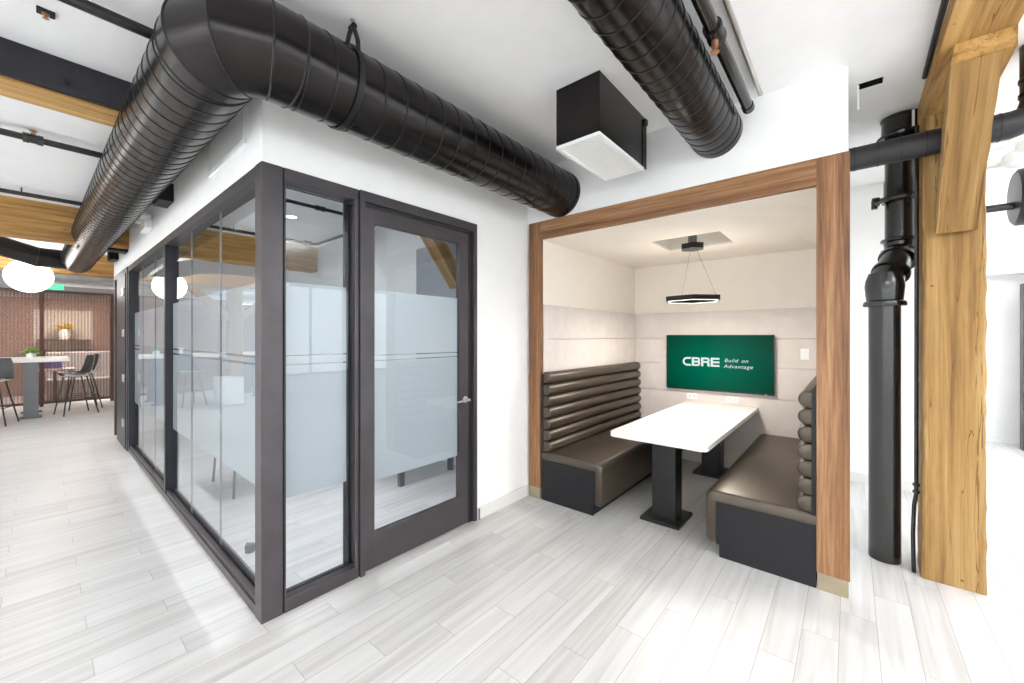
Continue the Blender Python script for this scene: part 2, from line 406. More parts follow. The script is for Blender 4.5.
for a, b in edges:
    g = bx(a + 0.0015, b - 0.0015, YG + 0.045, YG + 0.055, 0.05, 2.35).build('glass_pane', 'glass_clear', w1)
for a in (-6.45, -5.66, -4.08, -3.28):
    bx(a - 0.0014, a + 0.0014, YG + 0.0445, YG + 0.0555, 0.05, 2.35).build('glass_joint', 'grey_duct', w1)
def film_y(a, b):
    mb = MB()
    for z0, z1 in ((0.64, 1.335), (1.347, 1.378), (1.39, 1.81)): mb.box(a, b, YG + 0.058, YG + 0.0595, z0, z1)
    return mb
film_y(-7.155, -4.9).build('frosted_film', 'frosted_film', w1)
film_y(-4.835, XW - 0.095).build('frosted_film', 'frosted_film', w1)
# far door at the end of the glazing: open leaf, hinges, frame
d2 = struct_empty('door_2')
mb = MB(); mb.box(-8.62, -8.55, YG - 0.01, YG + 0.11, 0, 2.35); mb.box(-7.30, X0, YG - 0.01, YG + 0.11, 0, 2.417); mb.box(-8.62, -7.30, YG - 0.01, YG + 0.11, 2.35, 2.417)
mb.build('door_frame', 'bronze_metal', d2)
leaf = bx(-8.15, -7.30, YG - 0.02, YG + 0.02, 0.01, 2.34).build('door_leaf', 'dark_metal', d2)
for z in (0.35, 0.95, 1.55, 2.1):
    bx(-7.48, -7.36, YG - 0.036, YG - 0.02, z - 0.05, z + 0.05, bev=0.003).build('hinge', 'satin_steel', leaf)
# sidelight next to the door, X = -2.34
def frame_x(name, y0, y1, z0, z1, mat='bronze_metal', parent=None, x0=XW - 0.1, x1=XW, bev=0.0015): return bx(x0, x1, y0, y1, z0, z1, bev=bev).build(name, mat, parent)
w2 = struct_empty('window_2')
bx(XW - 0.09, XW - 0.012, 0.8465, 0.858, 0, H0 - 0.001).build('gasket', 'gasket_black', w2)
frame_x('head_frame', 0.858, 1.283, 2.35, H0, parent=w2)
frame_x('sill_frame', 0.858, 1.283, 0.0, 0.073, parent=w2)
frame_x('jamb_frame', 0.858, 0.866, 0.073, 2.35, parent=w2)
frame_x('jamb_frame', 1.262, 1.285, 0.073, 2.35, parent=w2)
mb = MB(); mb.box(XW - 0.075, XW - 0.068, 1.225, 1.262, 0.073, 2.35)
mb.box(XW - 0.1, XW - 0.075, 1.235, 1.262, 0.073, 2.35); mb.build('glazing_bead', 'dark_metal', w2)
bx(XW - 0.055, XW - 0.045, 0.863, 1.262, 0.073, 2.35).build('glass_pane', 'glass_clear', w2)
mb = MB(); mb.box(XW - 0.052 + 0.0, XW - 0.05, 0.863, 0.8631, 0.08, 0.081)
mb = MB()
for z0, z1 in ((0.6, 1.338), (1.345, 1.39), (1.397, 1.805)): mb.box(XW - 0.060, XW - 0.058, 0.863, 1.235, z0, z1)
mb.build('frosted_film', 'frosted_film', w2)
mb = MB()
mb.box(XW - 0.035, XW - 0.028, 0.863, 1.262, 2.318, 2.324); mb.box(XW - 0.035, XW - 0.028, 0.863, 1.262, 0.092, 0.098)
mb.build('glazing_line', 'gasket_black', w2)
# the door
d1 = struct_empty('door_1')
bx(XW - 0.09, XW - 0.006, 1.2835, 1.2915, 0, H0 - 0.001).build('gasket', 'gasket_black', d1)
mb = MB(); P = XW + 0.012
mb.box(XW - 0.1, P, 1.292, 1.325, 0, H0, bev=0.0015); mb.box(XW - 0.1, P, 2.278, 2.312, 0, H0, bev=0.0015); mb.box(XW - 0.1, P, 1.325, 2.278, 2.352, H0, bev=0.0015)
mb.build('door_frame', 'bronze_metal', d1)
mb = MB(); mb.box(XW - 0.1, XW - 0.012, 2.240, 2.278, 0, 2.352); mb.box(XW - 0.1, XW - 0.012, 1.325, 2.240, 2.334, 2.352)
mb.build('frame_stop', 'dark_metal', d1)
bx(XW - 0.03, XW - 0.014, 2.228, 2.2395, 0.0, 2.33).build('gasket', 'gasket_black', d1)
F = XW - 0.004
leaf = struct_empty('door_leaf'); leaf.parent = d1; del leaf['kind']
frame_x('stile', 1.328, 1.398, 0.012, 2.322, parent=leaf, x0=F - 0.045, x1=F)
frame_x('stile', 2.133, 2.226, 0.012, 2.322, parent=leaf, x0=F - 0.045, x1=F)
frame_x('top_rail', 1.398, 2.133, 2.232, 2.322, parent=leaf, x0=F - 0.045, x1=F)
frame_x('bottom_rail', 1.398, 2.133, 0.012, 0.232, parent=leaf, x0=F - 0.045, x1=F)
bx(F - 0.026, F - 0.018, 1.398, 2.133, 0.232, 2.232).build('glass_pane', 'glass_clear', leaf)
mb = MB()
for z0, z1 in ((0.56, 1.34), (1.347, 1.374), (1.381, 1.803)): mb.box(F - 0.030, F - 0.028, 1.398, 2.133, z0, z1)
mb.build('frosted_film', 'frosted_film', leaf)
# lever handle
mb = MB(); mb.lathe([(0.0, 0.0), (0.026, 0.0), (0.026, 0.008), (0.012, 0.012), (0.011, 0.05), (0.0, 0.05)], (F, 2.19, 1.0), 20, 'x')
mb.tube([(F + 0.045, 2.20, 1.0), (F + 0.048, 2.15, 1.0), (F + 0.046, 2.09, 0.997), (F + 0.04, 2.075, 0.995)], [0.010, 0.009, 0.008, 0.006], 12)
mb.build('lever_handle', 'satin_steel', leaf, smooth=True)
bx(XW - 0.02, XW + 0.02, 2.325, 2.337, 0, 0.09).build('frame_foot', 'grey_metal', d1)

# return air grille on the bulkhead
gx0, gx1, gz0, gz1 = -3.33, -2.58, 2.58, 2.95
g = thing('air_grille', (-2.95, YG, 2.76), 'white framed return air grille on the bulkhead above the corner of the glazing', 'vent')
mb = MB(); t = 0.03
mb.box(gx0, gx1, YG - 0.012, YG, gz0, gz0 + t); mb.box(gx0, gx1, YG - 0.012, YG, gz1 - t, gz1)
mb.box(gx0, gx0 + t, YG - 0.012, YG, gz0 + t, gz1 - t); mb.box(gx1 - t, gx1, YG - 0.012, YG, gz0 + t, gz1 - t)
mb.build('frame', 'white_paint', g)
mb = MB(); n = 44
for k in range(n):
    x = gx0 + t + (gx1 - gx0 - 2 * t) * (k + 0.5) / n
    mb.box(x - 0.0036, x + 0.0036, YG - 0.006, YG - 0.001, gz0 + t, gz1 - t)
mb.build('slats', 'white_plastic', g)
bx(gx0 + t, gx1 - t, YG - 0.001, YG - 0.0005, gz0 + t, gz1 - t).build('backing', 'grille_backing', g)

# emergency light on the bulkhead
e = thing('emergency_light', (-5.6, YG, 2.66), 'white twin-head emergency light on the bulkhead below the long duct', 'emergency light')
bx(-5.78, -5.42, YG - 0.06, YG, 2.60, 2.70, bev=0.01).build('housing', 'white_plastic', e)
for dx in (-0.12, 0.12):
    MB().lathe([(0, -0.05), (0.04, -0.05), (0.048, 0.0), (0.03, 0.04), (0, 0.05)], (-5.6 + dx, YG - 0.052, 2.73), 16, 'y').build('lamp_head', 'white_plastic', e, smooth=True)

# ------------------------------------------------------------------ the spiral duct
def spiral(p0, p1, R, pitch=0.125, seg=72, phase=0.0):
    """a straight spiral-seam duct: body, and its helical seam as a raised ribbon"""
    p0, p1 = Vector(p0), Vector(p1); d = (p1 - p0); Ln = d.length; d.normalize()
    a = Vector((0, 0, 1)) if abs(d.z) < 0.9 else Vector((1, 0, 0))
    n = d.cross(a).normalized(); b = d.cross(n).normalized()
    body = MB(); N = max(2, int(Ln / pitch * 4)); rings = []
    # gentle swelling between seams
    for k in range(N + 1):
        s = Ln * k / N; ring = []
        for q in range(seg):
            th = 2 * PI * q / seg; fr = ((s / pitch) - q / seg + phase) % 1.0
            r = R + 0.0016 * math.sin(PI * fr)
            ring.append(p0 + d * s + (n * math.cos(th) + b * math.sin(th)) * r)
        rings.append(ring)
    body.loft(rings)
    # seam
    sm = MB(); turns = Ln / pitch; steps = int(turns * seg); prof = [(-0.0035, 0.0), (-0.0025, 0.0042), (0.0025, 0.0042), (0.0035, 0.0)]
    st = []
    for k in range(steps + 1):
        th = 2 * PI * k / seg; s = pitch * (k / seg - phase)
        if s < 0.004 or s > Ln - 0.004: continue
        c = n * math.cos(th) + b * math.sin(th)
        st.append([p0 + d * (s + u) + c * (R + v - 0.0005) for u, v in prof])
    sm.loft(st, True, True)
    return body, sm
duct = thing('spiral_duct', (-1.96, 0.505, 2.757), 'large black spiral duct turning the corner over the glass office', 'duct')
R1 = 0.19; CX1, CY1, CZ1 = -1.96, 0.505, 2.757
# right run
e1 = 0.24
b, s = spiral((CX1, CY1 + e1, CZ1), (CX1, 2.992, CZ1), R1); r = b.build('right_run', 'duct_black', duct, smooth=True); s.build('seam', 'seam_black', r, smooth=True)
XE, YE = -9.75, 0.40
dl = Vector((XE - CX1, YE - CY1, 0)).normalized()
pl0 = Vector((CX1, CY1, CZ1)) + dl * e1
b, s = spiral(pl0, (XE, YE, CZ1), R1); r = b.build('left_run', 'duct_black', duct, smooth=True); s.build('seam', 'seam_black', r, smooth=True)
# elbow: two mitred gores between two short collars
def mitre(points, R, seg=72):
    """rings of a mitred tube: each inner ring lies in the bisecting plane"""
    pts = [Vector(p) for p in points]; rings = []
    up = Vector((0, 0, 1))
    for k, p in enumerate(pts):
        if k == 0: t = (pts[1] - p).normalized(); nn = t
        elif k == len(pts) - 1: t = (p - pts[k - 1]).normalized(); nn = t
        else:
            a = (p - pts[k - 1]).normalized(); c = (pts[k + 1] - p).normalized(); t = a; nn = (a + c).normalized()
        side = t.cross(up).normalized(); ring = []
        for q in range(seg):
            th = 2 * PI * q / seg
            v = side * math.cos(th) + up * math.sin(th); P0 = p + v * R
            # slide along t on to the mitre plane
            lam = -(P0 - p).dot(nn) / t.dot(nn)
            ring.append(P0 + t * lam)
        rings.append(ring)
    return rings
A = pl0; Bp = Vector((CX1, CY1 + e1, CZ1))
P1 = Vector((CX1, CY1, CZ1)) + dl * (e1 * 0.62); P2 = Vector((CX1, CY1 + e1 * 0.62, CZ1))
mid = (P1 + P2) / 2 + (Vector((CX1, CY1, CZ1)) - (P1 + P2) / 2) * 0.35
rings = mitre([A, P1, mid, P2, Bp], R1 + 0.003)
for k in range(4):
    MB().loft([rings[k], rings[k + 1]], True, k in (0, 3)).build('elbow_gore', 'duct_black', duct, smooth=True)
def ring_seam(ring, r=0.004, parent=None, name='elbow_seam'):
    mb = MB(); n = len(ring); c = sum(ring, Vector()) / n; L = []
    nrm = (ring[0] - c).cross(ring[n // 4] - c).normalized()
    for p in ring:
        o = (p - c).normalized()
        L.append([p + o * r, p + nrm * r, p - o * r, p - nrm * r])
    L.append(L[0]); mb.loft(L, True, False); return mb.build(name, 'seam_black', parent, smooth=True)
for k in (0, 1, 2, 3, 4): ring_seam(rings[k], 0.0045, duct)
# far end: elbow towards the open office, and a branch
rg = mitre([(XE + 0.002, YE, CZ1), (XE - 0.1, YE - 0.0, CZ1), (XE - 0.20, YE + 0.02, CZ1)], R1 * 0.98)
MB().loft(rg).build('far_elbow', 'duct_black', duct, smooth=True)
rg = mitre([(XE + 0.1, YE - 0.12, CZ1 - 0.02), (XE + 0.12, YE - 0.42, CZ1 - 0.02), (XE + 0.15, YE - 0.80, CZ1 + 0.10), (XE + 0.2, YE - 1.3, 2.9), (XE + 0.3, YE - 3.6, 2.9)], 0.15)
br = MB().loft(rg).build('branch', 'duct_black', duct, smooth=True)
for k in (1, 2): ring_seam(rg[k], 0.004, br, 'seam')
# end collar at the fascia, screws
MB().tube([(CX1, 2.955, CZ1), (CX1, 2.991, CZ1)], R1 + 0.006, 64).build('end_collar', 'duct_black', duct, smooth=True)
# strap hanger
hy = 0.99
mb = MB(); rings = []
for k in range(49):
    t = 2 * PI * k / 48; q = Vector((math.cos(t), 0, math.sin(t)))
    c0 = Vector((CX1, hy, CZ1))
    rings.append([c0 + q * (R1 + a) + Vector((0, dy, 0)) for a, dy in ((0.006, -0.014), (0.010, -0.014), (0.010, 0.014), (0.006, 0.014))])
mb.loft(rings, True, False)
for pts in ([(CX1 + 0.155, hy, CZ1 + 0.12), (CX1 + 0.15, hy, CZ1 + 0.17), (CX1 + 0.125, hy, CZ1 + 0.225), (CX1 + 0.10, hy, ZC - 0.03)], [(CX1 + 0.04, hy, CZ1 + R1), (CX1 + 0.07, hy, CZ1 + R1 + 0.05), (CX1 + 0.095, hy, ZC - 0.03)]):
    mb.tube(pts, 0.011, 8)
mb.tube([(CX1 + 0.08, hy, ZC - 0.035), (CX1 + 0.12, hy, ZC - 0.035)], 0.014, 8)
mb.build('strap_hanger', 'seam_black', duct)
mb = MB(); mb.tube([(CX1 + 0.1, hy, ZC - 0.035), (CX1 + 0.1, hy, ZC)], 0.004, 8); mb.lathe([(0, -0.008), (0.012, -0.008), (0.012, 0), (0, 0)], (CX1 + 0.1, hy, ZC), 12)
mb.build('hanger_rod', 'satin_steel', duct)

# second duct above the booth frame
d = thing('spiral_duct', (-0.70, 2.99, 2.885), 'black spiral duct running overhead into the white wall above the booth header', 'duct')
b, s = spiral((-0.70, -2.2, 2.885), (-0.70, 2.992, 2.885), 0.156, 0.105); r = b.build('straight_run', 'duct_black', d, smooth=True); s.build('seam', 'seam_black', r, smooth=True)
MB().tube([(-0.70, 2.93, 2.885), (-0.70, 2.991, 2.885)], 0.160, 64).build('end_collar', 'duct_black', d, smooth=True)

# diffuser box with a white framed lens
d = thing('air_diffuser_box', (-1.262, 2.43, ZC), 'black ceiling box with a white framed perforated grille beneath, between the two ducts', 'diffuser')
bx(-1.413, -1.112, 2.10, 2.755, 2.695, ZC, bev=0.003).build('housing', 'duct_black', d)
mb = MB(); f = 0.022
mb.box(-1.413, -1.112, 2.10, 2.10 + f, 2.675, 2.695); mb.box(-1.413, -1.112, 2.755 - f, 2.755, 2.675, 2.695); mb.box(-1.413, -1.413 + f, 2.10 + f, 2.755 - f, 2.675, 2.695); mb.box(-1.112 - f, -1.112, 2.10 + f, 2.755 - f, 2.675, 2.695)
mb.build('grille_frame', 'white_paint', d)
mb = MB()
for k in range(14):
    x = -1.413 + f + (0.301 - 2 * f) * (k + 0.5) / 14; mb.box(x - 0.006, x + 0.006, 2.10 + f, 2.755 - f, 2.684, 2.688)
for k in range(28):
    y = 2.10 + f + (0.655 - 2 * f) * (k + 0.5) / 28; mb.box(-1.413 + f, -1.112 - f, y - 0.006, y + 0.006, 2.681, 2.684)
mb.build('grille', 'white_plastic', d)
mb = MB(); mb.box(-1.106, -1.10, 2.74, 2.77, 2.68, ZC - 0.02); mb.box(-1.13, -1.10, 2.757, 2.80, ZC - 0.05, ZC - 0.01, bev=0.004)
mb.build('bracket', 'seam_black', d)

# sprinkler pipes: straight lines along Y with couplings and heads
def pipe(name, x, z, y0, y1, r, label, heads=(), couplings=(), stubs=(), cat='pipe', mat='pipe_black', group=None):
    t = thing(name, (x, (y0 + y1) / 2, z), label, cat, group)
    MB().tube([(x, y0, z), (x, y1, z)], r, 16).build('pipe_run', mat, t, smooth=True)
    for y in couplings:
        MB().lathe([(0, -0.05), (r * 1.5, -0.05), (r * 1.5, -0.02), (r * 1.3, -0.018), (r * 1.3, 0.018), (r * 1.5, 0.02), (r * 1.5, 0.05), (0, 0.05)], (x, y, z), 20, 'y').build('coupling', 'iron_black', t, smooth=True)
    for (y, dz) in heads:
        h = MB(); s = 1 if dz > 0 else -1
        h.lathe([(0, 0), (0.014, 0), (0.014, s * abs(dz) * 0.5), (0.006, s * abs(dz) * 0.5), (0.006, s * abs(dz) * 0.8), (0.022, s * abs(dz) * 0.85), (0.022, s * abs(dz) * 0.9), (0, s * abs(dz) * 0.9)], (x, y, z + s * r), 14)
        h.build('sprinkler_head', 'brass', t, smooth=True)
    for y in stubs:
        MB().tube([(x, y, z + r), (x, y, ZC)], 0.006, 8).build('hanger_rod', 'iron_black', t)
    return t
zp = 2.93
pipe('sprinkler_pipe', -2.62, 2.985, -3.5, 0.748, 0.026, 'thick black pipe under the ceiling, nearest to the duct elbow', couplings=(-1.2,), stubs=(-0.6,))
pipe('sprinkler_pipe', -4.68, 2.982, -3.0, 0.748, 0.024, 'black sprinkler pipe with a brass upright head, between the two timber beams', heads=((-0.03, 0.04),), couplings=(-0.03,), stubs=(-0.3,))
pipe('sprinkler_pipe', -4.68, 2.982, 0.852, 2.80, 0.02, 'black sprinkler pipe high inside the glass office', couplings=(1.5, 2.1), stubs=(1.3,))
pipe('sprinkler_pipe', -6.57, 2.985, -3.0, 0.748, 0.022, 'black sprinkler pipe hung close in front of the second timber beam', stubs=(-0.12,))
t = pipe('sprinkler_pipe', -6.57, 2.985, 0.852, 2.80, 0.022, 'black sprinkler pipe with an elbow inside the glass office beside the timber beam', couplings=(2.75,), stubs=(1.75,))
MB().tube([(-6.57, 2.80, 2.985), (-6.55, 2.86, 2.985), (-6.5, 2.88, 2.985), (-3.6, 2.88, 2.985)], 0.02, 12).build('cross_branch', 'pipe_black', t, smooth=True)
mb = MB(); mb.tube([(-0.487, -1.0, 2.93), (-0.487, 2.85, 2.93)], 0.03, 16)
t = thing('sprinkler_pipe', (-0.485, 1, 2.93), 'black sprinkler pipe beside a pale conduit, right of the overhead duct', 'pipe'); mb.build('pipe_run', 'iron_black', t, smooth=True)
MB().tube([(-0.487, 0.4, 2.95), (-0.487, 0.4, ZC)], 0.006, 6).build('hanger_rod', 'grey_metal', t)
MB().lathe([(0, -0.05), (0.042, -0.05), (0.042, -0.02), (0.040, -0.018), (0.040, 0.018), (0.042, 0.02), (0.042, 0.05), (0, 0.05)], (-0.487, 2.05, 2.93), 20, 'y').build('coupling', 'iron_black', t, smooth=True)
MB().lathe([(0, 0), (0.015, 0), (0.015, -0.03), (0.007, -0.03), (0.007, -0.05), (0.02, -0.052), (0.02, -0.056), (0, -0.056)], (-0.487, 2.05, 2.89), 14).build('sprinkler_head', 'brass', t, smooth=True)
MB().lathe([(0, 0), (0.034, 0), (0.034, 0.05), (0, 0.05)], (-0.487, 2.82, 2.93), 20, 'y').build('end_cap', 'iron_black', t, smooth=True)
t = tag(MB().tube([(-0.435, -1.0, 3.036), (-0.435, 2.95, 3.036)], 0.013, 12).build('conduit', 'satin_steel', None, smooth=True), 'thin pale conduit next to the black sprinkler pipe above the booth', 'conduit'); origin(t, (-0.435, 1, 2.96))

# fire sprinkler head in the ceiling, far left
t = thing('ceiling_sprinkler', (-2.93, 0.02, ZC), 'small dark bracketed sprinkler head in the ceiling, top left', 'sprinkler')
bx(-2.96, -2.90, -0.01, 0.05, ZC - 0.008, ZC, bev=0.003).build('plate', 'gasket_black', t)
MB().lathe([(0, 0), (0.014, 0), (0.014, -0.008), (0.006, -0.012), (0.006, -0.022), (0.012, -0.024), (0, -0.026)], (-2.93, 0.02, ZC - 0.008), 16).build('head', 'brass', t, smooth=True)

# ------------------------------------------------------------------ beams, posts
t = thing('ceiling_beam', (-3.5, -1, 2.95), 'timber ceiling beam clad with a black steel channel, nearest the duct elbow', 'beam')
bx(-3.385, -3.35, -3.0, 0.748, 2.866, ZC).build('steel_channel', 'dark_metal', t)
bx(-3.62, -3.386, -3.0, 0.748, 2.845, ZC, bev=0.006).build('timber', 'timber_y_lit', t)
MB().lathe([(0, 0), (0.016, 0), (0.016, 0.012), (0, 0.012)], (-3.35, 0.1, 2.93), 6, 'x').build('bolt', 'seam_black', t)
MB().lathe([(0, 0), (0.02, 0), (0.02, 0.02), (0, 0.02)], (-3.35, -0.35, ZC - 0.02), 6, 'x').build('bolt', 'seam_black', t)
def beam(x0, x1, y0, y1, z0, label, mat='timber_y_lit'):
    mb = MB(); n = 14; rings = []
    for k in range(n + 1):
        y = y0 + (y1 - y0) * k / n; j = [random.uniform(-0.006, 0.006) for _ in range(6)]
        rings.append([(x0 + j[0], y, ZC), (x0 + j[1], y, z0 + 0.012), (x0 + 0.012, y, z0 + j[2]), (x1 - 0.012, y, z0 + j[3]), (x1 + j[4], y, z0 + 0.012), (x1 + j[5], y, ZC)])
    mb.loft(rings); o = mb.build('ceiling_beam', mat); origin(o, ((x0 + x1) / 2, (y0 + y1) / 2, z0)); return tag(o, label, 'beam')
beam(-7.37, -7.10, -3.0, 0.748, 2.635, 'deep bare timber beam crossing the ceiling left of the long duct')
beam(-7.37, -7.10, 0.852, 3.138, 2.635, 'bare timber beam seen through the office glass, ending at the white wall')
beam(-11.1, -10.83, -5.0, 3.0, 2.65, 'far timber beam above the high table and globe lamp')
# braces under the beam inside the office
def brace(p0, p1, x0, x1, th, name='brace', parent=None, mat='timber_y_lit', ext=0.0):
    (ya, za), (yb, zb) = p0, p1; dv = Vector((yb - ya, zb - za)).normalized(); nv = Vector((-dv.y, dv.x)) * th
    if nv.x < 0: nv = -nv
    mb = MB(); mb.prism([(ya, za), (yb, zb), (yb + nv.x, zb + nv.y), (ya + nv.x, za + nv.y)], x0, x1, 'x')
    o = mb.build(name, mat, parent); return o
o = brace((3.13, 2.06), (2.36, 3.04), -3.62, -3.46, 0.0, 'x') if False else None
# brace: a slanted timber from (y 3.50, z 2.12) up to (y 2.97, z 2.90), built upright and tilted
def tilted(name, x0, x1, ya, za, yb, zb, depth, parent, cut0=0.0, cut1=0.0):
    L = math.hypot(yb - ya, zb - za); th = math.atan2(ya - yb, zb - za); mb = MB(); n = 8; rings = []
    for k in range(n + 1):
        z = L * k / n; j = [random.uniform(-0.003, 0.003) for _ in range(4)]; w = (x1 - x0) * 0.5 + 0.004 * k / n
        zf = z + (cut1 if k == n else 0) ; zbk = z + (cut0 if k == 0 else 0)
        rings.append([(-w + j[0], 0, zf), (w + j[1], 0, zf), (w + j[2], depth, zbk), (-w + j[3], depth, zbk)])
    mb.loft(rings); o = mb.build(name, 'timber_z'); o.parent = parent
    base = Vector((0, 0, 0)) if parent is None else parent.location
    o.location = Vector(((x0 + x1) / 2, ya, za)) - base; o.rotation_euler = (th, 0, 0.0); return o
o = tilted('timber_brace', -3.60, -3.43, 3.12, 2.06, 2.36, 3.02, 0.14, None); tag(o, 'slanted timber brace seen through the upper glass of the office door', 'brace')
# rough timber post at the right with bolster, brace and main beam
post = thing('timber_post', (0.469, 3.68, 0), 'rough-sawn square timber post with a slanted brace, beside the black drain pipe', 'post')
def rough_post(x0, x1, y0, y1, z0, z1, n=40, amp=0.004):
    mb = MB(); rings = []
    for k in range(n + 1):
        z = z0 + (z1 - z0) * k / n; ring = []
        def jt(): return random.uniform(-amp, amp)
        c = 0.012; grow = 0.006 * max(0, 1 - z / 0.4)
        for (x, y) in ((x0 + c, y0), ((x0 + x1) / 2, y0), (x1 - c, y0), (x1, y0 + c), (x1, y1 - c), (x1 - c, y1), (x0 + c, y1), (x0, y1 - c), (x0, y0 + c)):
            sx = -1 if x < (x0 + x1) / 2 - .01 else (1 if x > (x0 + x1) / 2 + .01 else 0)
            ring.append((x + jt() + sx * grow, y + jt() * 0.6, z))
        rings.append(ring)
    return mb.loft(rings)
rough_post(0.345, 0.602, 3.54, 3.80, 0, 2.86).build('shaft', 'timber_z', post)
tilted('brace', 0.395, 0.558, 3.50, 2.12, 2.968, 2.885, 0.12, post, cut0=-0.0, cut1=0.0)
mb = MB(); mb.loft([[(0.348, 4.2, 2.86), (0.602, 4.2, 2.86), (0.602, 4.2, 2.965), (0.348, 4.2, 2.965)],
                    [(0.348, 3.35, 2.86), (0.602, 3.35, 2.86), (0.602, 3.35, 2.965), (0.348, 3.35, 2.965)],
                    [(0.385, 2.965, 2.872), (0.60, 2.965, 2.872), (0.60, 2.965, 2.965), (0.40, 2.965, 2.965)]])
mb.build('bolster', 'timber_y_lit', post)
mb = MB(); mb.loft([[(0.345, 5.44, 2.965), (0.60, 5.44, 2.965), (0.60, 5.44, ZC), (0.345, 5.44, ZC)], [(0.352, 1.4, 2.965), (0.60, 1.4, 2.965), (0.60, 1.4, ZC), (0.352, 1.4, ZC)], [(0.34, -3.0, 2.965), (0.60, -3.0, 2.965), (0.60, -3.0, ZC), (0.34, -3.0, ZC)]])
o = mb.build('ceiling_beam', 'timber_y_lit'); origin(o, (0.47, 1, 2.965)); tag(o, 'timber ceiling beam resting on the bolster of the right-hand post', 'beam')
# conduit along the left edge of the beam and wire down the post
o = MB().tube([(0.315, -1.0, 2.99), (0.318, 2.3, 2.99), (0.325, 3.28, 2.99)], 0.013, 12).build('conduit', 'seam_black', None, smooth=True); origin(o, (0.32, 1, 2.99)); tag(o, 'black conduit running along the left edge of the right-hand timber beam', 'conduit')
t = thing('cable', (0.322, 3.60, 0), 'thin black cable running down the left edge of the timber post to the floor', 'cable')
MB().tube([(0.325, 3.63, 2.85), (0.322, 3.63, 1.0), (0.322, 3.63, 0.50), (0.312, 3.63, 0.42), (0.305, 3.61, 0.25), (0.306, 3.60, 0.1), (0.308, 3.60, 0.0)], 0.011, 10).build('cable_run', 'iron_black', t, smooth=True)
MB().lathe([(0, 0), (0.018, 0), (0.018, 0.015), (0, 0.015)], (0.322, 3.63, 0.50), 12).build('clip', 'iron_black', t)
MB().lathe([(0, 0), (0.018, 0), (0.018, 0.015), (0, 0.015)], (0.322, 3.63, 0.545), 12).build('clip', 'iron_black', t)

# cast iron drain stack
st = thing('drain_stack', (0.175, 3.69, 0), 'glossy black cast-iron drain stack between the booth frame and the timber post', 'pipe')
PXl, PYl, R = 0.176, 3.70, 0.083
PXu, PYu, RU = 0.272, 3.93, 0.086
MB().lathe([(0, 0), (R, 0), (R, 1.74), (0, 1.74)], (PXl, PYl, 0), 40).build('lower_pipe', 'iron_black', st, smooth=True)
MB().lathe([(R, 1.705), (R + 0.026, 1.705), (R + 0.030, 1.715), (R + 0.026, 1.735), (R + 0.012, 1.745), (R + 0.014, 1.77), (R + 0.020, 1.84), (R + 0.016, 1.88), (R, 1.93), (0, 1.93), (0, 1.705)], (PXl, PYl, 0), 40).build('lower_hub', 'iron_black', st, smooth=True)
MB().tube([(PXl, PYl, 1.84), (PXl + 0.008, PYl + 0.02, 1.885), (PXl + 0.035, PYl + 0.085, 1.95), (PXu - 0.02, PYu - 0.06, 2.06), (PXu, PYu, 2.12), (PXu, PYu, 2.18)], [R + .008, R + .008, R + .004, R, R, R], 40).build('offset_bend', 'iron_black', st, smooth=True)
tilt = Vector((PXu - PXl, PYu - PYl, 0.24)).normalized(); c0 = Vector((PXl + 0.045, PYl + 0.10, 1.965))
for k, (dd, rr) in enumerate(((-0.05, 0.020), (0.10, 0.022))):
    a0 = c0 + tilt * dd
    MB().tube([a0, a0 + tilt * 0.022], R + rr, 36).build('bend_collar', 'iron_black', st, smooth=True)
MB().lathe([(R, 2.10), (R + 0.018, 2.10), (R + 0.024, 2.115), (R + 0.006, 2.13), (R + 0.010, 2.165), (R + 0.026, 2.175), (R + 0.024, 2.19), (R, 2.20), (0, 2.20), (0, 2.10)], (PXu, PYu, 0), 40).build('middle_hub', 'iron_black', st, smooth=True)
MB().lathe([(0, 2.15), (RU, 2.15), (RU, 2.52), (0, 2.52)], (PXu, PYu, 0), 40).build('upper_pipe', 'iron_black', st, smooth=True)
MB().lathe([(0, 2.455), (RU + 0.016, 2.455), (RU + 0.022, 2.475), (RU + 0.006, 2.49), (RU + 0.006, 2.60), (RU, 2.62), (RU, 3.049), (0, 3.049)], (PXu, PYu, 0), 40).build('upper_hub', 'iron_black', st, smooth=True)
MB().lathe([(RU, 2.90), (RU + 0.040, 2.90), (RU + 0.044, 2.915), (RU + 0.022, 2.935), (RU + 0.018, 2.96), (RU + 0.016, 3.03), (RU + 0.022, 3.035), (RU + 0.022, 3.049), (0, 3.049), (0, 2.90)], (PXu, PYu, 0), 40).build('top_flange', 'iron_black', st, smooth=True)
mb = MB(); mb.tube([(PXu - 0.125, PYu - 0.03, 2.46), (PXu - 0.10, PYu - 0.08, 2.465), (PXu - 0.02, PYu - 0.115, 2.465), (PXu + 0.06, PYu - 0.10, 2.47)], 0.017, 8)
mb.box(PXu - 0.155, PXu - 0.11, PYu - 0.05, PYu, 2.44, 2.50, bev=0.008); mb.tube([(PXu - 0.14, PYu - 0.03, 2.42), (PXu - 0.14, PYu - 0.03, 2.48)], 0.018, 8)
mb.box(PXu + 0.045, PXu + 0.075, PYu - 0.13, PYu - 0.09, 2.44, 2.49, bev=0.006)
mb.build('pipe_clamp', 'iron_black', st, smooth=True)
bx(0.318, 0.332, PYu - 0.105, PYu - 0.101, 2.93, 3.04).build('white_tag', 'white_plastic', st, label='white plastic tie')

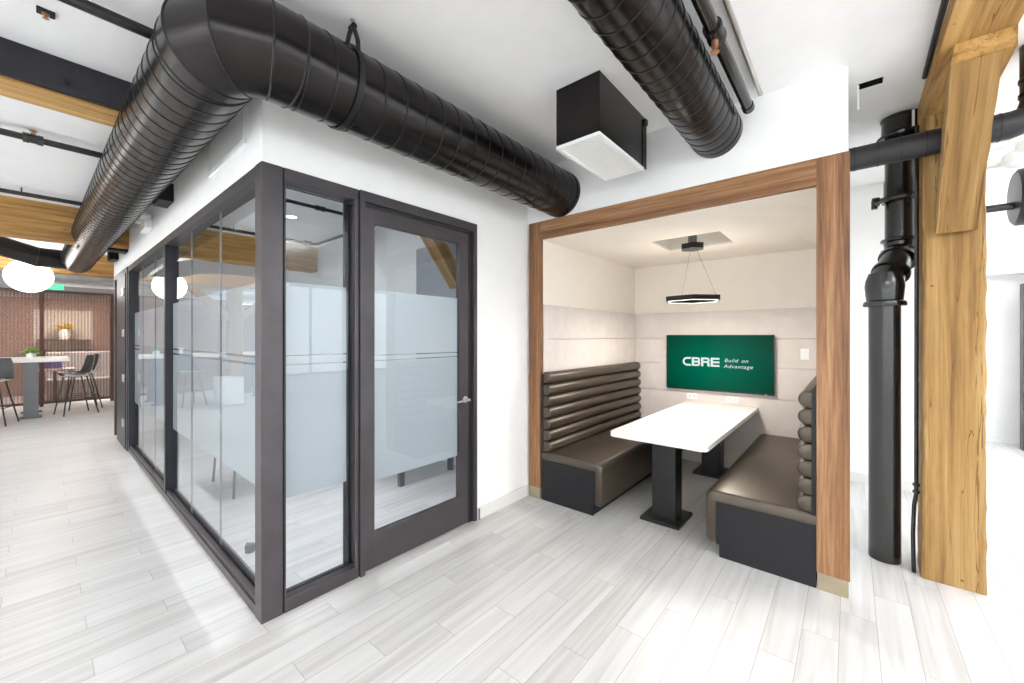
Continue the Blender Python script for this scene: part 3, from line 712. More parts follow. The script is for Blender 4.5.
# wrapped horizontal pipe into the booth wall, turning up at the right
t = thing('insulated_pipe', (0.4, 3.38, 2.64), 'black wrapped pipe crossing in front of the drain stack and behind the timber brace', 'pipe')
MB().tube([(-0.008, 3.40, 2.645), (0.5, 3.40, 2.645), (0.66, 3.40, 2.645), (0.72, 3.40, 2.66), (0.75, 3.40, 2.70), (0.765, 3.40, 2.76), (0.765, 3.40, 3.049)], 0.072, 32).build('wrapped_run', 'wrap_black', t, smooth=True)
for x in (0.02, 0.13, 0.235, 0.34, 0.56, 0.62):
    MB().tube([(x - 0.003, 3.40, 2.645), (x + 0.003, 3.40, 2.645)], 0.0745, 32).build('tape_band', 'gasket_black', t, smooth=True)
for z in (2.78, 2.86):
    MB().lathe([(0.0, z), (0.078, z), (0.078, z + 0.015), (0, z + 0.015)], (0.765, 3.40, 0), 28).build('clamp_band', 'iron_black', t, smooth=True)
# hanging white strip by the slot
o = bx(0.033, 0.041, 3.262, 3.268, 2.90, ZC, bev=0.001).build('hanging_tie', 'white_plastic'); origin(o, (0.037, 3.265, ZC)); tag(o, 'white plastic strip hanging from the black slot in the ceiling', 'tie')

# black round spotlight on a bar, right edge
t = thing('wall_spotlight', (1.02, 5.0, 2.42), 'matt black disc-shaped lamp head on a short horizontal bar behind the timber post', 'lamp')
MB().lathe([(0, -0.03), (0.20, -0.03), (0.22, -0.015), (0.22, 0.06), (0.18, 0.10), (0, 0.105)], (1.02, 5.0, 2.60), 36, 'x').build('lamp_head', 'dark_metal', t, smooth=True)
MB().tube([(0.62, 5.0, 2.54), (1.0, 5.0, 2.54)], 0.03, 16).build('bar', 'iron_black', t, smooth=True)
bx(0.60, 0.64, 4.96, 5.04, 2.50, ZC).build('drop_bracket', 'iron_black', t)
# white sprinkler cage/sensor
t = thing('ceiling_sensor', (0.98, 4.9, 2.92), 'white plastic device hanging beside the lamp, partly behind the timber post', 'sensor')
mb = MB(); mb.box(0.79, 1.02, 4.85, 4.93, 2.84, 2.87, bev=0.004); mb.box(0.79, 1.02, 4.85, 4.93, 2.98, 3.01, bev=0.004); mb.box(0.79, 0.84, 4.85, 4.93, 2.87, 2.98); mb.build('frame', 'white_plastic', t)
for c0, r0 in (((0.96, 4.84, 2.86), 0.07), ((1.03, 4.82, 2.93), 0.075)):
    MB().lathe([(0, -r0)] + [(r0 * math.sin(PI * k / 10), -r0 * math.cos(PI * k / 10)) for k in range(1, 10)] + [(0, r0)], c0, 18).build('lens', 'white_plastic', t, smooth=True)
MB().tube([(0.95, 4.89, 3.0), (0.95, 4.89, ZC)], 0.01, 8).build('stem', 'white_plastic', t)
o = bx(1.55, 1.63, 8.79, 8.80, 0.99, 1.11, bev=0.003).build('light_switch', 'white_plastic'); origin(o, (1.59, 8.79, 1.05)); tag(o, 'white switch plate on the distant white wall right of the timber post', 'switch')

# ------------------------------------------------------------------ booth frame
FY0, FY1 = 2.985, 3.03
pf = thing('wooden_portal', (-1.16, FY0, 0), 'walnut portal frame around the opening of the seating booth', 'frame')
for (x0, x1) in ((-2.313, -2.185), (-0.155, -0.002)):
    p = bx(x0, x1, FY0, FY1, 0.10, 2.562, bev=0.0015).build('frame_post', 'walnut_z', pf)
    bx(x0 + 0.004, x1 - 0.006, FY0 + 0.004, FY1, 0, 0.10).build('plinth', 'plinth_metal', p, label='brushed metal plinth')
bx(-2.185, -0.155, FY0, FY1, 2.402, 2.562, bev=0.0015).build('frame_header', 'walnut_x', pf)

# acoustic panels on the back and left walls
zs = [0.0, 0.42, 0.828, 1.165, 1.476, 1.80]
names_b = ['lowest grey felt panel on the booth back wall, at the floor', 'felt panel on the booth back wall just under table height', 'felt panel on the booth back wall behind the lower edge of the television', 'felt panel on the booth back wall behind the middle of the television', 'topmost felt panel on the booth back wall, above the television']
for k in range(5):
    o = bx(BX0 + 0.014, BX1, BYB - 0.012, BYB - 0.0002, zs[k] + 0.002, zs[k + 1] - 0.002, bev=0.003).build('acoustic_panel', 'acoustic_felt'); origin(o, (-1.16, BYB, zs[k])); tag(o, names_b[k], 'wall panel', 'felt wall panels in the booth')
for k in (2, 3, 4):
    o = bx(BX0 + 0.0002, BX0 + 0.012, FY1, BYB - 0.0005, zs[k] + 0.002, zs[k + 1] - 0.002, bev=0.003).build('acoustic_panel', 'acoustic_felt'); origin(o, (BX0, 4, zs[k]))
    tag(o, ['felt panel on the booth left wall hidden mostly behind the bench back', 'felt panel on the booth left wall directly above the bench back', 'topmost felt panel on the booth left wall'][k - 2], 'wall panel', 'felt wall panels in the booth')

# benches
def bench(side, label):
    """side +1: right bench (its back on +X), -1: left bench"""
    XB = -0.157 if side > 0 else BX0 + 0.0135        # wall the back leans on
    sx = -side                                       # direction from back towards the seat front
    y0, y1 = 2.992, 5.085
    t = thing('booth_bench', (XB, y0, 0), label, 'bench', 'benches in the booth')
    def X(d): return XB + sx * d
    # toe kick base and end panel
    MB().box(X(0.0), X(0.523), y0 + 0.012, y1, 0, 0.385).build('base', 'laminate_black', t)
    MB().prism([(X(0.0), 0.0), (X(0.526), 0.0), (X(0.526), 0.085), (X(0.545), 0.085), (X(0.545), 0.372), (X(0.0), 0.372)], y0, y0 + 0.012).build('end_panel', 'laminate_black', t)
    # waterfall seat: outer outline with rounded nose, inner outline above the base
    Rn = 0.055; xo, zt, zb = 0.612, 0.447, 0.088
    out = [(0.0, 0.375), (0.0, zt - 0.01), (0.09, zt)]
    for k in range(9):
        a = PI / 2 * (1 - k / 8); out.append((xo - Rn + Rn * math.cos(a), zt - Rn + Rn * math.sin(a)))
    for k in range(7):
        a = -PI / 2 * k / 6; out.append((xo - 0.035 + 0.035 * math.cos(a), zb + 0.035 + 0.035 * math.sin(a)))
    out += [(0.548, zb), (0.548, 0.375)]
    rings = []
    cx = sum(p[0] for p in out) / len(out); cz = 0.34
    def off(p, s):   # pull the outline inwards for soft ends
        dx, dz = p
        if dx > 0.55: dx -= s
        if dz > 0.40: dz -= s
        if dz < 0.12 and dx > 0.5: dz += s
        return dx, dz
    for (y, s) in ((y0 - 0.002, 0.012), (y0 + 0.003, 0.005), (y0 + 0.012, 0.0), (y1 - 0.015, 0.0), (y1 - 0.004, 0.005), (y1, 0.014)):
        rings.append([(X(off(p, s)[0]), y, off(p, s)[1]) for p in out])
    MB().loft(rings).build('seat', 'leather_dark', t, smooth=True, angle=0.9)
    # back board and seven rolls
    bx(X(0.0), X(0.022), y0, y1, 0.372, 1.16).build('back_board', 'laminate_black', t)
    zr = [0.44, 0.543, 0.647, 0.752, 0.857, 0.963, 1.068, 1.175]
    for k in range(7):
        za, zb2 = zr[k] + 0.0015, zr[k + 1] - 0.0015; h = (zb2 - za) / 2; zc = (za + zb2) / 2; rings = []
        depth = 0.058 + (6 - k) * 0.002
        N = 14
        ys = [(y0 + 0.002, 0.80), (y0 + 0.006, 0.93), (y0 + 0.016, 1.0), (y1 - 0.05, 1.0), (y1 - 0.025, 0.94), (y1 - 0.01, 0.8), (y1 - 0.003, 0.55)]
        for (y, s) in ys:
            ring = [(X(0.0222), y, zc - h * s)]
            for q in range(N + 1):
                a = -PI / 2 + PI * q / N
                ring.append((X(0.030 + depth * s * abs(math.cos(a)) ** 0.8), y, zc + h * s * math.sin(a)))
            ring.append((X(0.0222), y, zc + h * s)); rings.append(ring)
        MB().loft(rings).build('backrest_roll', 'leather_dark', t, smooth=True, angle=0.9)
    return t
bench(-1, 'dark channel-back leather bench on the left side of the booth, next to the door wall')
bench(1, 'dark channel-back leather bench on the right side of the booth, seat seen from above')

# table
t = thing('booth_table', (-1.15, 4.05, 0), 'white-topped rectangular table on two black pedestals between the booth benches', 'table')
mb = MB(); TX0, TX1, TY0, TY1, rc = -1.522, -0.772, 3.03, 5.083, 0.045
poly = []
for (cx, cy, a0) in ((TX1 - rc, TY0 + rc, -PI / 2), (TX1 - 0.01, TY1 - 0.01, 0), (TX0 + 0.01, TY1 - 0.01, PI / 2), (TX0 + rc, TY0 + rc, PI)):
    r = rc if cy < 4 else 0.01
    for k in range(7): poly.append((cx + r * math.cos(a0 + PI / 2 * k / 6), cy + r * math.sin(a0 + PI / 2 * k / 6)))
mb.prism(poly, 0.682, 0.72, 'z')
es = [e for e in mb.bm.edges if e.is_manifold and abs(e.verts[0].co.z - e.verts[1].co.z) < 1e-6]
bmesh.ops.bevel(mb.bm, geom=es, offset=0.002, segments=1, affect='EDGES')
mb.build('tabletop', 'table_white', t)
for yc in (3.365, 4.80):
    l = MB(); l.box(-1.25, -1.062, yc - 0.10, yc + 0.06, 0.025, 0.682, bev=0.002).build('pedestal', 'table_black', t)
    bx(-1.322, -1.012, yc - 0.175, yc + 0.175, 0, 0.027, bev=0.002).build('base_plate', 'table_black', t)

# television
TVX0, TVX1, TVZ0, TVZ1 = -1.746, -0.616, 0.868, 1.52
t = thing('television', (-1.18, BYB, 1.19), 'wall-mounted television showing a green screen with white lettering', 'television')
bx(TVX0, TVX1, BYB - 0.06, BYB - 0.03, TVZ0, TVZ1, bev=0.003).build('case', 'tv_black', t)
bx(-1.4, -0.95, BYB - 0.03, BYB - 0.0125, 1.0, 1.4).build('wall_bracket', 'tv_black', t)
sc = bx(TVX0 + 0.008, TVX1 - 0.008, BYB - 0.0615, BYB - 0.0601, TVZ0 + 0.014, TVZ1 - 0.008).build('screen', 'screen_green', t)
bx(-0.70, -0.685, BYB - 0.064, BYB - 0.060, TVZ0 + 0.002, TVZ0 + 0.010).build('power_light', 'screen_text', t)
def text(body, x, z, size, sx=1.0, bold=0.0, shear=0.0, y=BYB - 0.063, par=sc):
    cu = D.curves.new('lettering', 'FONT'); cu.body = body; cu.size = size; cu.offset = bold; cu.shear = shear; cu.extrude = 0.0004; cu.space_character = 1.12
    ob = D.objects.new('tmp', cu); COL.objects.link(ob)
    bpy.context.view_layer.update()
    me = D.meshes.new_from_object(ob.evaluated_get(bpy.context.evaluated_depsgraph_get())); D.objects.remove(ob)
    me.transform(Matrix.Translation((x, y, z)) @ Matrix.Rotation(PI / 2, 4, 'X') @ Matrix.Diagonal((sx, 1, 1, 1)))
    me.transform(Matrix.Translation(-Vector((-1.18, BYB, 1.19))))
    me.materials.clear(); me.materials.append(M['screen_text'])
    o = D.objects.new('lettering', me); COL.objects.link(o); o.parent = par; return o
# wordmark drawn as strokes, heavy and wide
def wordmark(x, z, h, w, t, g):
    mb = MB(); yf = (BYB - 0.0635, BYB - 0.0616)
    def b(x0, x1, z0, z1): mb.box(x0, x1, yf[0], yf[1], z0, z1)
    def arc(cx, cz, ro, ri, a0, a1, sxx=1.0, n=12):
        for k in range(n):
            p, q = a0 + (a1 - a0) * k / n, a0 + (a1 - a0) * (k + 1) / n
            poly = [(cx + sxx * ro * math.cos(p), cz + ro * math.sin(p)), (cx + sxx * ro * math.cos(q), cz + ro * math.sin(q)), (cx + sxx * ri * math.cos(q), cz + ri * math.sin(q)), (cx + sxx * ri * math.cos(p), cz + ri * math.sin(p))]
            mb.prism(poly, yf[0], yf[1])
    r = h / 2
    # C
    arc(x + r, z + r, r, r - t, PI / 2, 3 * PI / 2); b(x + r, x + w, z + h - t, z + h); b(x + r, x + w, z, z + t)
    # B
    x += w + g; q = (h + t) / 4
    b(x, x + t * 1.15, z, z + h); b(x + t, x + w - q, z, z + t); b(x + t, x + w - q, z + h - t, z + h); b(x + t, x + w - q, z + h / 2 - t / 2, z + h / 2 + t / 2)
    arc(x + w - q, z + q, q, q - t, -PI / 2, PI / 2); arc(x + w - q, z + h - q, q, q - t, -PI / 2, PI / 2)
    # R
    x += w + g
    b(x, x + t * 1.15, z, z + h); b(x + t, x + w - q, z + h - t, z + h); b(x + t, x + w - q, z + h / 2 - t / 2, z + h / 2 + t / 2)
    arc(x + w - q, z + h - q, q, q - t, -PI / 2, PI / 2)
    mb.prism([(x + w * 0.62, z + h / 2), (x + w * 0.62 + t * 1.2, z + h / 2), (x + w, z + h * 0.3), (x + w, z), (x + w - t * 1.15, z), (x + w - t * 1.15, z + h * 0.27)], yf[0], yf[1])
    # E
    x += w + g
    b(x, x + t * 1.15, z, z + h)
    for zz in (0, h / 2 - t / 2, h - t): b(x + t, x + w, z + zz, z + zz + t)
    return mb
wm = wordmark(-1.552, 1.153, 0.103, 0.0935, 0.021, 0.0105).build('lettering', 'screen_text', sc)
text('Build', -1.098, 1.212, 0.056, 1.1, 0.0, 0.22); text('on', -0.928, 1.212, 0.056, 1.1, 0.0, 0.22)
text('Advantage', -1.104, 1.146, 0.056, 1.1, 0.0, 0.22)

# outlets and switch
for x0, lab in ((-1.515, 'left white outlet plate under the television'), (-1.08, 'right white outlet plate under the television')):
    t = thing('wall_outlet', (x0 + 0.055, BYB - 0.012, 0.785), lab, 'outlet', 'outlets under the television')
    bx(x0, x0 + 0.115, BYB - 0.020, BYB - 0.0125, 0.755, 0.82, bev=0.002).build('plate', 'white_plastic', t)
    for k in (0.03, 0.085): bx(x0 + k - 0.014, x0 + k + 0.014, BYB - 0.0215, BYB - 0.0203, 0.773, 0.802).build('socket', 'shell_grey', t)
t = thing('light_switch', (-0.357, BYB - 0.012, 1.32), 'white light switch plate on the booth back wall right of the television', 'switch')
bx(-0.395, -0.32, BYB - 0.020, BYB - 0.0125, 1.262, 1.378, bev=0.002).build('plate', 'white_plastic', t)
bx(-0.372, -0.343, BYB - 0.023, BYB - 0.0203, 1.29, 1.35, bev=0.001).build('rocker', 'white_paint', t)

# pendant lamp
PX, PY = -1.155, 4.04
t = thing('pendant_lamp', (PX, PY, 2.56), 'black hexagonal ring pendant lamp hanging over the booth table', 'lamp')
def hexring(ro, ri, z0, z1, rot):
    mb = MB(); rings = []
    for k in range(7):
        a = rot + k * PI / 3; c, s = math.cos(a), math.sin(a)
        rings.append([(PX + ro * c, PY + ro * s, z0), (PX + ro * c, PY + ro * s, z1), (PX + ri * c, PY + ri * s, z1), (PX + ri * c, PY + ri * s, z0)])
    return mb.loft(rings, True, False)
rot = math.atan2(-PY, -PX)
hexring(0.265, 0.215, 1.838, 1.882, rot).build('ring', 'table_black', t)
hexring(0.245, 0.235, 1.835, 1.8379, rot).build('led_strip', 'led_lit', t, label='glowing light strip')
mb = MB(); mb.loft([[(PX + 0.11 * math.cos(rot + k * PI / 3), PY + 0.11 * math.sin(rot + k * PI / 3), z) for k in range(6)] for z in (2.335, 2.385)]); mb.build('canopy', 'table_black', t)
MB().lathe([(0, 2.385), (0.04, 2.385), (0.04, 2.56), (0, 2.56)], (PX, PY, 0), 16).build('stem', 'grey_metal', t, smooth=True)
for k in (1.0, 3.45):
    a = rot + k * PI / 3
    MB().tube([(PX + 0.04 * math.cos(a), PY + 0.04 * math.sin(a), 2.335), (PX + 0.225 * math.cos(a), PY + 0.225 * math.sin(a), 1.882)], 0.0018, 6).build('suspension_wire', 'grey_metal', t)

# ------------------------------------------------------------------ inside the glass office
t = thing('wall_board', (-3.55, 3.13, 1.2), 'grey glass writing board on the back wall of the office', 'board')
bx(-4.25, -2.9, 3.12, 3.139, 0.9, 2.62, bev=0.003).build('board', 'grey_board', t)
t = thing('lounge_chair', (-4.5, 1.6, 0), 'grey upholstered low chair with thin steel legs seen through the long glazing', 'chair')
mb = MB(); mb.box(-5.05, -4.35, 1.15, 1.85, 0.34, 0.46, bev=0.03, seg=3); mb.build('seat', 'grey_fabric', t, smooth=True)
mb = MB(); mb.box(-5.05, -4.35, 1.80, 1.92, 0.34, 0.95, bev=0.04, seg=3); mb.build('backrest', 'grey_fabric', t, smooth=True)
mb = MB(); mb.box(-5.10, -5.02, 1.15, 1.88, 0.30, 0.64, bev=0.03, seg=3); mb.build('armrest', 'grey_fabric', t, smooth=True)
mb = MB(); mb.box(-4.38, -4.30, 1.15, 1.88, 0.30, 0.64, bev=0.03, seg=3); mb.build('armrest', 'grey_fabric', t, smooth=True)
for lx, ly in ((-5.0, 1.18), (-4.38, 1.18), (-5.0, 1.8), (-4.38, 1.8)):
    MB().tube([(lx, ly, 0.36), (lx + (0.03 if lx > -4.6 else -0.03), ly - 0.02, 0)], 0.011, 10).build('leg', 'grey_metal', t, smooth=True)
t = thing('office_desk', (-4.2, 2.7, 0), 'white desk with steel legs inside the glass office', 'desk')
bx(-5.2, -3.4, 2.3, 3.05, 0.72, 0.75, bev=0.004).build('desktop', 'table_white', t)
for lx, ly in ((-5.15, 2.35), (-3.45, 2.35), (-5.15, 3.0), (-3.45, 3.0)):
    bx(lx - 0.025, lx + 0.025, ly - 0.025, ly + 0.025, 0, 0.72).build('leg', 'grey_metal', t)
t = thing('floor_power_box', (-3.18, 0.96, 0), 'small black door stop on the office floor close behind the glazing', 'door stop')
MB().lathe([(0, 0), (0.03, 0), (0.03, 0.05), (0.02, 0.055), (0, 0.055)], (-3.2, 0.95, 0), 16).build('stop', 'gasket_black', t, smooth=True)
MB().tube([(-3.2, 0.95, 0.01), (-3.26, 0.98, 0.008), (-3.33, 0.97, 0.008)], 0.006, 8).build('cord', 'gasket_black', t)
t.name = 'door_stop'
# recessed downlights
def downlight(x, y, label, z=ZC):
    t = thing('recessed_downlight', (x, y, z), label, 'lamp', 'recessed downlights')
    MB().lathe([(0.0, -0.004), (0.075, -0.004), (0.085, -0.001), (0.085, 0), (0, 0)], (x, y, z), 28).build('trim_ring', 'white_paint', t, smooth=True)
    MB().lathe([(0, -0.006), (0.066, -0.006), (0.066, -0.0045), (0, -0.0045)], (x, y, z), 28).build('lens', 'lens_lit', t)
    return t
downlight(-5.51, 2.10, 'glowing round downlight in the office ceiling seen through the sidelight')
downlight(-3.3, 1.75, 'round downlight in the office ceiling nearest the door')
downlight(-7.7, 1.9, 'round downlight in the office ceiling near its far end')

# ------------------------------------------------------------------ far open office
def globe(x, y, z, label, r=0.24, drop=True):
    t = thing('globe_pendant', (x, y, z), label, 'lamp', 'white globe pendants')
    prof = [(0, -r * 1.02)] + [(r * 1.04 * math.sin(PI * k / 16), -r * 1.02 * math.cos(PI * k / 16)) for k in range(1, 16)] + [(0, r * 1.02)]
    MB().lathe(prof, (x, y, z), 32).build('shade', 'globe_lit', t, smooth=True)
    MB().lathe([(0, 0), (0.04, 0), (0.04, 0.04), (0, 0.04)], (x, y, z + r * 1.0), 16).build('cap', 'white_paint', t)
    MB().tube([(x, y, z + r), (x, y, ZC)], 0.004, 6).build('cord', 'gasket_black', t)
    return t
globe(-10.49, -0.11, 2.515, 'lit white globe pendant over the high table', 0.265)
globe(-10.49, -2.2, 2.50, 'second white globe pendant, beyond the left edge of the photo', 0.24)

# high table
t = thing('high_table', (-11.85, -0.9, 0), 'white counter-height table on grey metal pedestal legs in the far lounge', 'table')
bx(-12.45, -11.38, -2.6, 0.375, 1.03, 1.10, bev=0.01).build('tabletop', 'table_white', t)
for lx in (-11.52, -12.34):
    for ly in (-0.10, -2.0):
        lg = bx(lx - 0.035, lx + 0.035, ly - 0.09, ly + 0.09, 0.03, 1.03, bev=0.003).build('leg', 'grey_metal', t)
        bx(lx - 0.05, lx + 0.05, ly - 0.135, ly + 0.135, 0, 0.035, bev=0.004).build('foot', 'grey_metal', lg)
# stools
def stool(x, y, rz, label):
    t = thing('bar_stool', (0, 0, 0), label, 'stool', 'black bar stools at the high table')
    # shell: seat dished, back rising on local +Y
    rings_in = []; rings_out = []; prof = [(-0.20, 0.765), (-0.17, 0.755), (-0.08, 0.745), (0.02, 0.745), (0.11, 0.765), (0.165, 0.82), (0.20, 0.92), (0.225, 1.03), (0.24, 1.13)]
    wid = [0.19, 0.21, 0.225, 0.225, 0.225, 0.215, 0.20, 0.185, 0.15]
    def surf(off):
        L = []
        for k, (py, pz) in enumerate(prof):
            ring = []
            for q in range(9):
                u = -1 + 2 * q / 8; w = wid[k]; lift = 0.045 * abs(u) ** 2.5 if k < 5 else 0.0; fwd = -0.05 * abs(u) ** 2 if k >= 4 else 0.0
                ring.append((w * u, py + fwd + off * (0.6 if k >= 5 else 0), pz + lift - off * (1 if k < 6 else 0)))
            L.append(ring)
        return L
    a, b2 = surf(0.0), surf(0.014)
    mb = MB(); mb.loft([ra + rb[::-1] for ra, rb in zip(a, b2)]); mb.build('seat_shell', 'shell_black', t, smooth=True, angle=1.0)
    a, b2 = surf(0.0145), surf(0.02)
    mb = MB(); mb.loft([ra + rb[::-1] for ra, rb in zip(a, b2)]); mb.build('outer_shell', 'shell_grey', t, smooth=True, angle=1.0, label='pale outer skin of the seat')
    for sxx in (-1, 1):
        for syy in (-1, 1):
            MB().tube([(sxx * 0.12, syy * 0.12 - 0.02, 0.735), (sxx * 0.23, syy * 0.24, 0.0)], 0.011, 8).build('leg', 'shell_black', t)
    mb = MB()
    f = 0.60
    p = [(s1 * (0.12 + 0.11 * f), s2 * (0.12 + 0.12 * f) - 0.02 * (1 - f), 0.735 * (1 - f)) for s1, s2 in ((-1, -1), (1, -1), (1, 1), (-1, 1))]
    for k in range(4): mb.tube([p[k], p[(k + 1) % 4]], 0.008, 8)
    mb.build('footrest', 'shell_black', t)
    t.location = (x, y, 0); t.rotation_euler = (0, 0, rz)
    return t
stool(-11.52, 0.47, 0.25, 'front black bar stool at the near end of the high table')
stool(-12.28, 0.60, 0.1, 'black bar stool behind the front one, beside the brown screen')
stool(-11.06, -0.52, -PI / 2 + 1.57 + 1.3, 'black bar stool cut by the left edge, beside the table leg')
# plant and cup on the high table
def leafy(x, y, z, n, R, mat, parent, name='foliage'):
    mb = MB()
    for k in range(n):
        a = random.uniform(0, 2 * PI); el = random.uniform(0.15, 1.2); L = R * random.uniform(0.7, 1.1); w = L * 0.16
        d = Vector((math.cos(a) * math.cos(el), math.sin(a) * math.cos(el), math.sin(el))); s = Vector((-math.sin(a), math.cos(a), 0)); dn = Vector((0, 0, -0.25 * L))
        b0 = Vector((x, y, z)); p1 = b0 + d * L * 0.5; p2 = b0 + d * L + dn
        u = d.cross(s).normalized() * 0.002
        mb.loft([[b0 + s * 0.004 + u, b0 - s * 0.004 + u, b0 - s * 0.004 - u, b0 + s * 0.004 - u], [p1 + s * w + u, p1 - s * w + u, p1 - s * w - u, p1 + s * w - u], [p2 + s * 0.003 + u, p2 - s * 0.003 + u, p2 - s * 0.003 - u, p2 + s * 0.003 - u]])
    return mb.build(name, mat, parent)
t = thing('potted_plant', (-11.9, -0.10, 1.10), 'small green plant in a white pot on the high table', 'plant')
MB().lathe([(0, 0), (0.055, 0), (0.07, 0.10), (0.06, 0.10), (0.058, 0.085), (0, 0.085)], (-11.9, -0.10, 1.10), 24).build('pot', 'white_plastic', t, smooth=True)
leafy(-11.9, -0.10, 1.18, 60, 0.16, 'leaf_green', t)
t = tag(MB().lathe([(0, 0), (0.035, 0), (0.042, 0.14), (0.036, 0.14), (0.03, 0.01), (0, 0.01)], (-11.9, -0.545, 1.10), 20).build('cup', 'white_plastic', None, smooth=True), 'white cup on the high table at the left edge of the photo', 'cup'); origin(t, (-11.9, -0.545, 1.10))

# brown ribbed screen
XP = -13.2
t = thing('partition_screen', (XP, 0.2, 0), 'brown framed ribbed see-through screen behind the high table', 'screen')
yv = [-3.2, -1.6, 0.03, 1.10]
for y in yv: bx(XP - 0.03, XP + 0.03, y - 0.03, y + 0.03, 0.0, 2.50, bev=0.003).build('post', 'brown_frame', t)
for a, b in zip(yv, yv[1:]):
    bx(XP - 0.025, XP + 0.025, a + 0.03, b - 0.03, 2.45, 2.50).build('top_rail', 'brown_frame', t)
    bx(XP - 0.025, XP + 0.025, a + 0.03, b - 0.03, 0.06, 0.11).build('bottom_rail', 'brown_frame', t)
    bx(XP - 0.004, XP + 0.004, a + 0.03, b - 0.03, 0.11, 2.45).build('ribbed_panel', 'brown_mesh', t)
# exit sign
t = thing('exit_sign', (-12.9, 0.2, 2.56), 'green lit exit sign above the brown screen', 'sign')
bx(-12.93, -12.90, 0.08, 0.34, 2.50, 2.62, bev=0.003).build('panel', 'exit_lit', t)
mb = MB(); mb.prism([(0.19, 2.53), (0.21, 2.56), (0.20, 2.585), (0.215, 2.60), (0.235, 2.60), (0.225, 2.57), (0.25, 2.55), (0.24, 2.545), (0.215, 2.555), (0.20, 2.525)], -12.8998, -12.8985, 'x'); mb.build('running_figure', 'white_plastic', t)
MB().tube([(-12.915, 0.2, 2.62), (-12.915, 0.2, ZC)], 0.008, 8).build('stem', 'white_plastic', t)
# lounge behind the screen
structure('wall_lounge', bx(-16.2, -16.0, -4.0, 1.9, 0, 2.5), 'brown_wall')
structure('trim_5', bx(-15.99, -15.97, -0.1, 0.95, 1.15, 2.2), 'recess_grey')
t = thing('lounge_booth', (-14.6, 0.6, 0), 'pale upholstered booth seat behind the brown screen', 'bench')
bx(-15.3, -14.7, 0.1, 1.45, 0.0, 1.12, bev=0.02).build('back', 'shell_grey', t)
bx(-14.7, -14.15, 0.1, 1.45, 0.0, 0.48, bev=0.02).build('seat', 'shell_grey', t)
t = thing('lounge_table', (-14.0, 0.3, 0), 'low white table behind the brown screen', 'table')
bx(-14.3, -13.55, -0.1, 0.55, 0.73, 0.77, bev=0.004).build('tabletop', 'table_white', t)
bx(-13.96, -13.9, 0.2, 0.26, 0, 0.73).build('leg', 'shell_black', t)
t = thing('laptop', (-13.9, 0.2, 0.77), 'open laptop with a violet screen on the low table behind the screen', 'laptop')
bx(-13.95, -13.72, 0.02, 0.34, 0.77, 0.785).build('keyboard_half', 'grey_metal', t)
bx(-13.97, -13.955, 0.02, 0.34, 0.785, 0.98).build('screen_half', 'purple', t)
t = thing('wall_shelf', (-15.9, 0.42, 1.30), 'timber wall shelf behind the brown screen holding the yellow flowers', 'shelf')
bx(-15.968, -15.4, -0.05, 0.9, 1.40, 1.43).build('board', 'brown_frame', t)
t = thing('flower_vase', (-15.6, 0.42, 1.43), 'white vase of yellow flowers on the shelf behind the brown screen', 'vase')
MB().lathe([(0, 0), (0.09, 0), (0.12, 0.16), (0.10, 0.26), (0, 0.26)], (-15.6, 0.42, 1.43), 20).build('vase', 'white_plastic', t, smooth=True)
leafy(-15.6, 0.42, 1.66, 70, 0.32, 'petal_yellow', t, 'flowers')
# wood shelving glimpsed right of the screen
t = thing('shelving_unit', (-15.9, 1.5, 0), 'warm wooden shelving glimpsed between the brown screen and the office corner', 'shelf')
bx(-16.0, -15.95, 1.9, 3.2, 0, 2.5).build('back_board', 'warm_wood', t)
for z in (0.5, 0.95, 1.4, 1.85, 2.4): bx(-15.95, -15.6, 1.9, 3.2, z, z + 0.04).build('shelf_board', 'brown_frame', t)
# mechanical clutter above the far lounge
t = thing('grey_duct', (-12.2, 0, 2.74), 'bare grey duct crossing above the far lounge', 'duct')
for y, z in ((-2.0, 2.88), (1.0, 2.83)): MB().tube([(-12.2, y, z), (-12.2, y, ZC)], 0.006, 6).build('hanger_rod', 'grey_metal', t)
(MB().tube([(-12.2, -2.5, 2.78), (-12.2, 0.2, 2.74), (-12.2, 1.6, 2.72), (-12.2, 4.5, 2.72)], 0.11, 24).build('duct_run', 'grey_duct', t, smooth=True))
t = thing('grey_duct', (-14.2, 0, 2.8), 'grey duct farthest back near the kitchen ceiling', 'duct')
MB().tube([(-14.2, -3, 2.85), (-14.2, 5, 2.80)], 0.14, 24).build('duct_run', 'grey_duct', t, smooth=True)
for y in (-1.5, 1.2): MB().tube([(-14.2, y, 2.94), (-14.2, y, ZC)], 0.006, 6).build('hanger_rod', 'grey_metal', t)
t = thing('linear_light', (-8.7, -0.3, 2.9), 'long white linear light fixture on black rails beyond the second timber beam', 'lamp')
bx(-8.95, -8.55, -0.75, 0.10, 2.93, 2.99, bev=0.005).build('housing', 'white_paint', t)
MB().tube([(-8.5, -0.75, 2.86), (-8.5, 0.15, 2.86)], 0.018, 10).build('rail', 'seam_black', t)
MB().tube([(-8.5, -0.05, 2.86), (-8.5, -0.05, ZC)], 0.01, 8).build('rod', 'seam_black', t)
for y in (-0.4, 0.2): MB().tube([(-8.75, y, 2.99), (-8.75, y, ZC)], 0.006, 6).build('rod', 'seam_black', t)
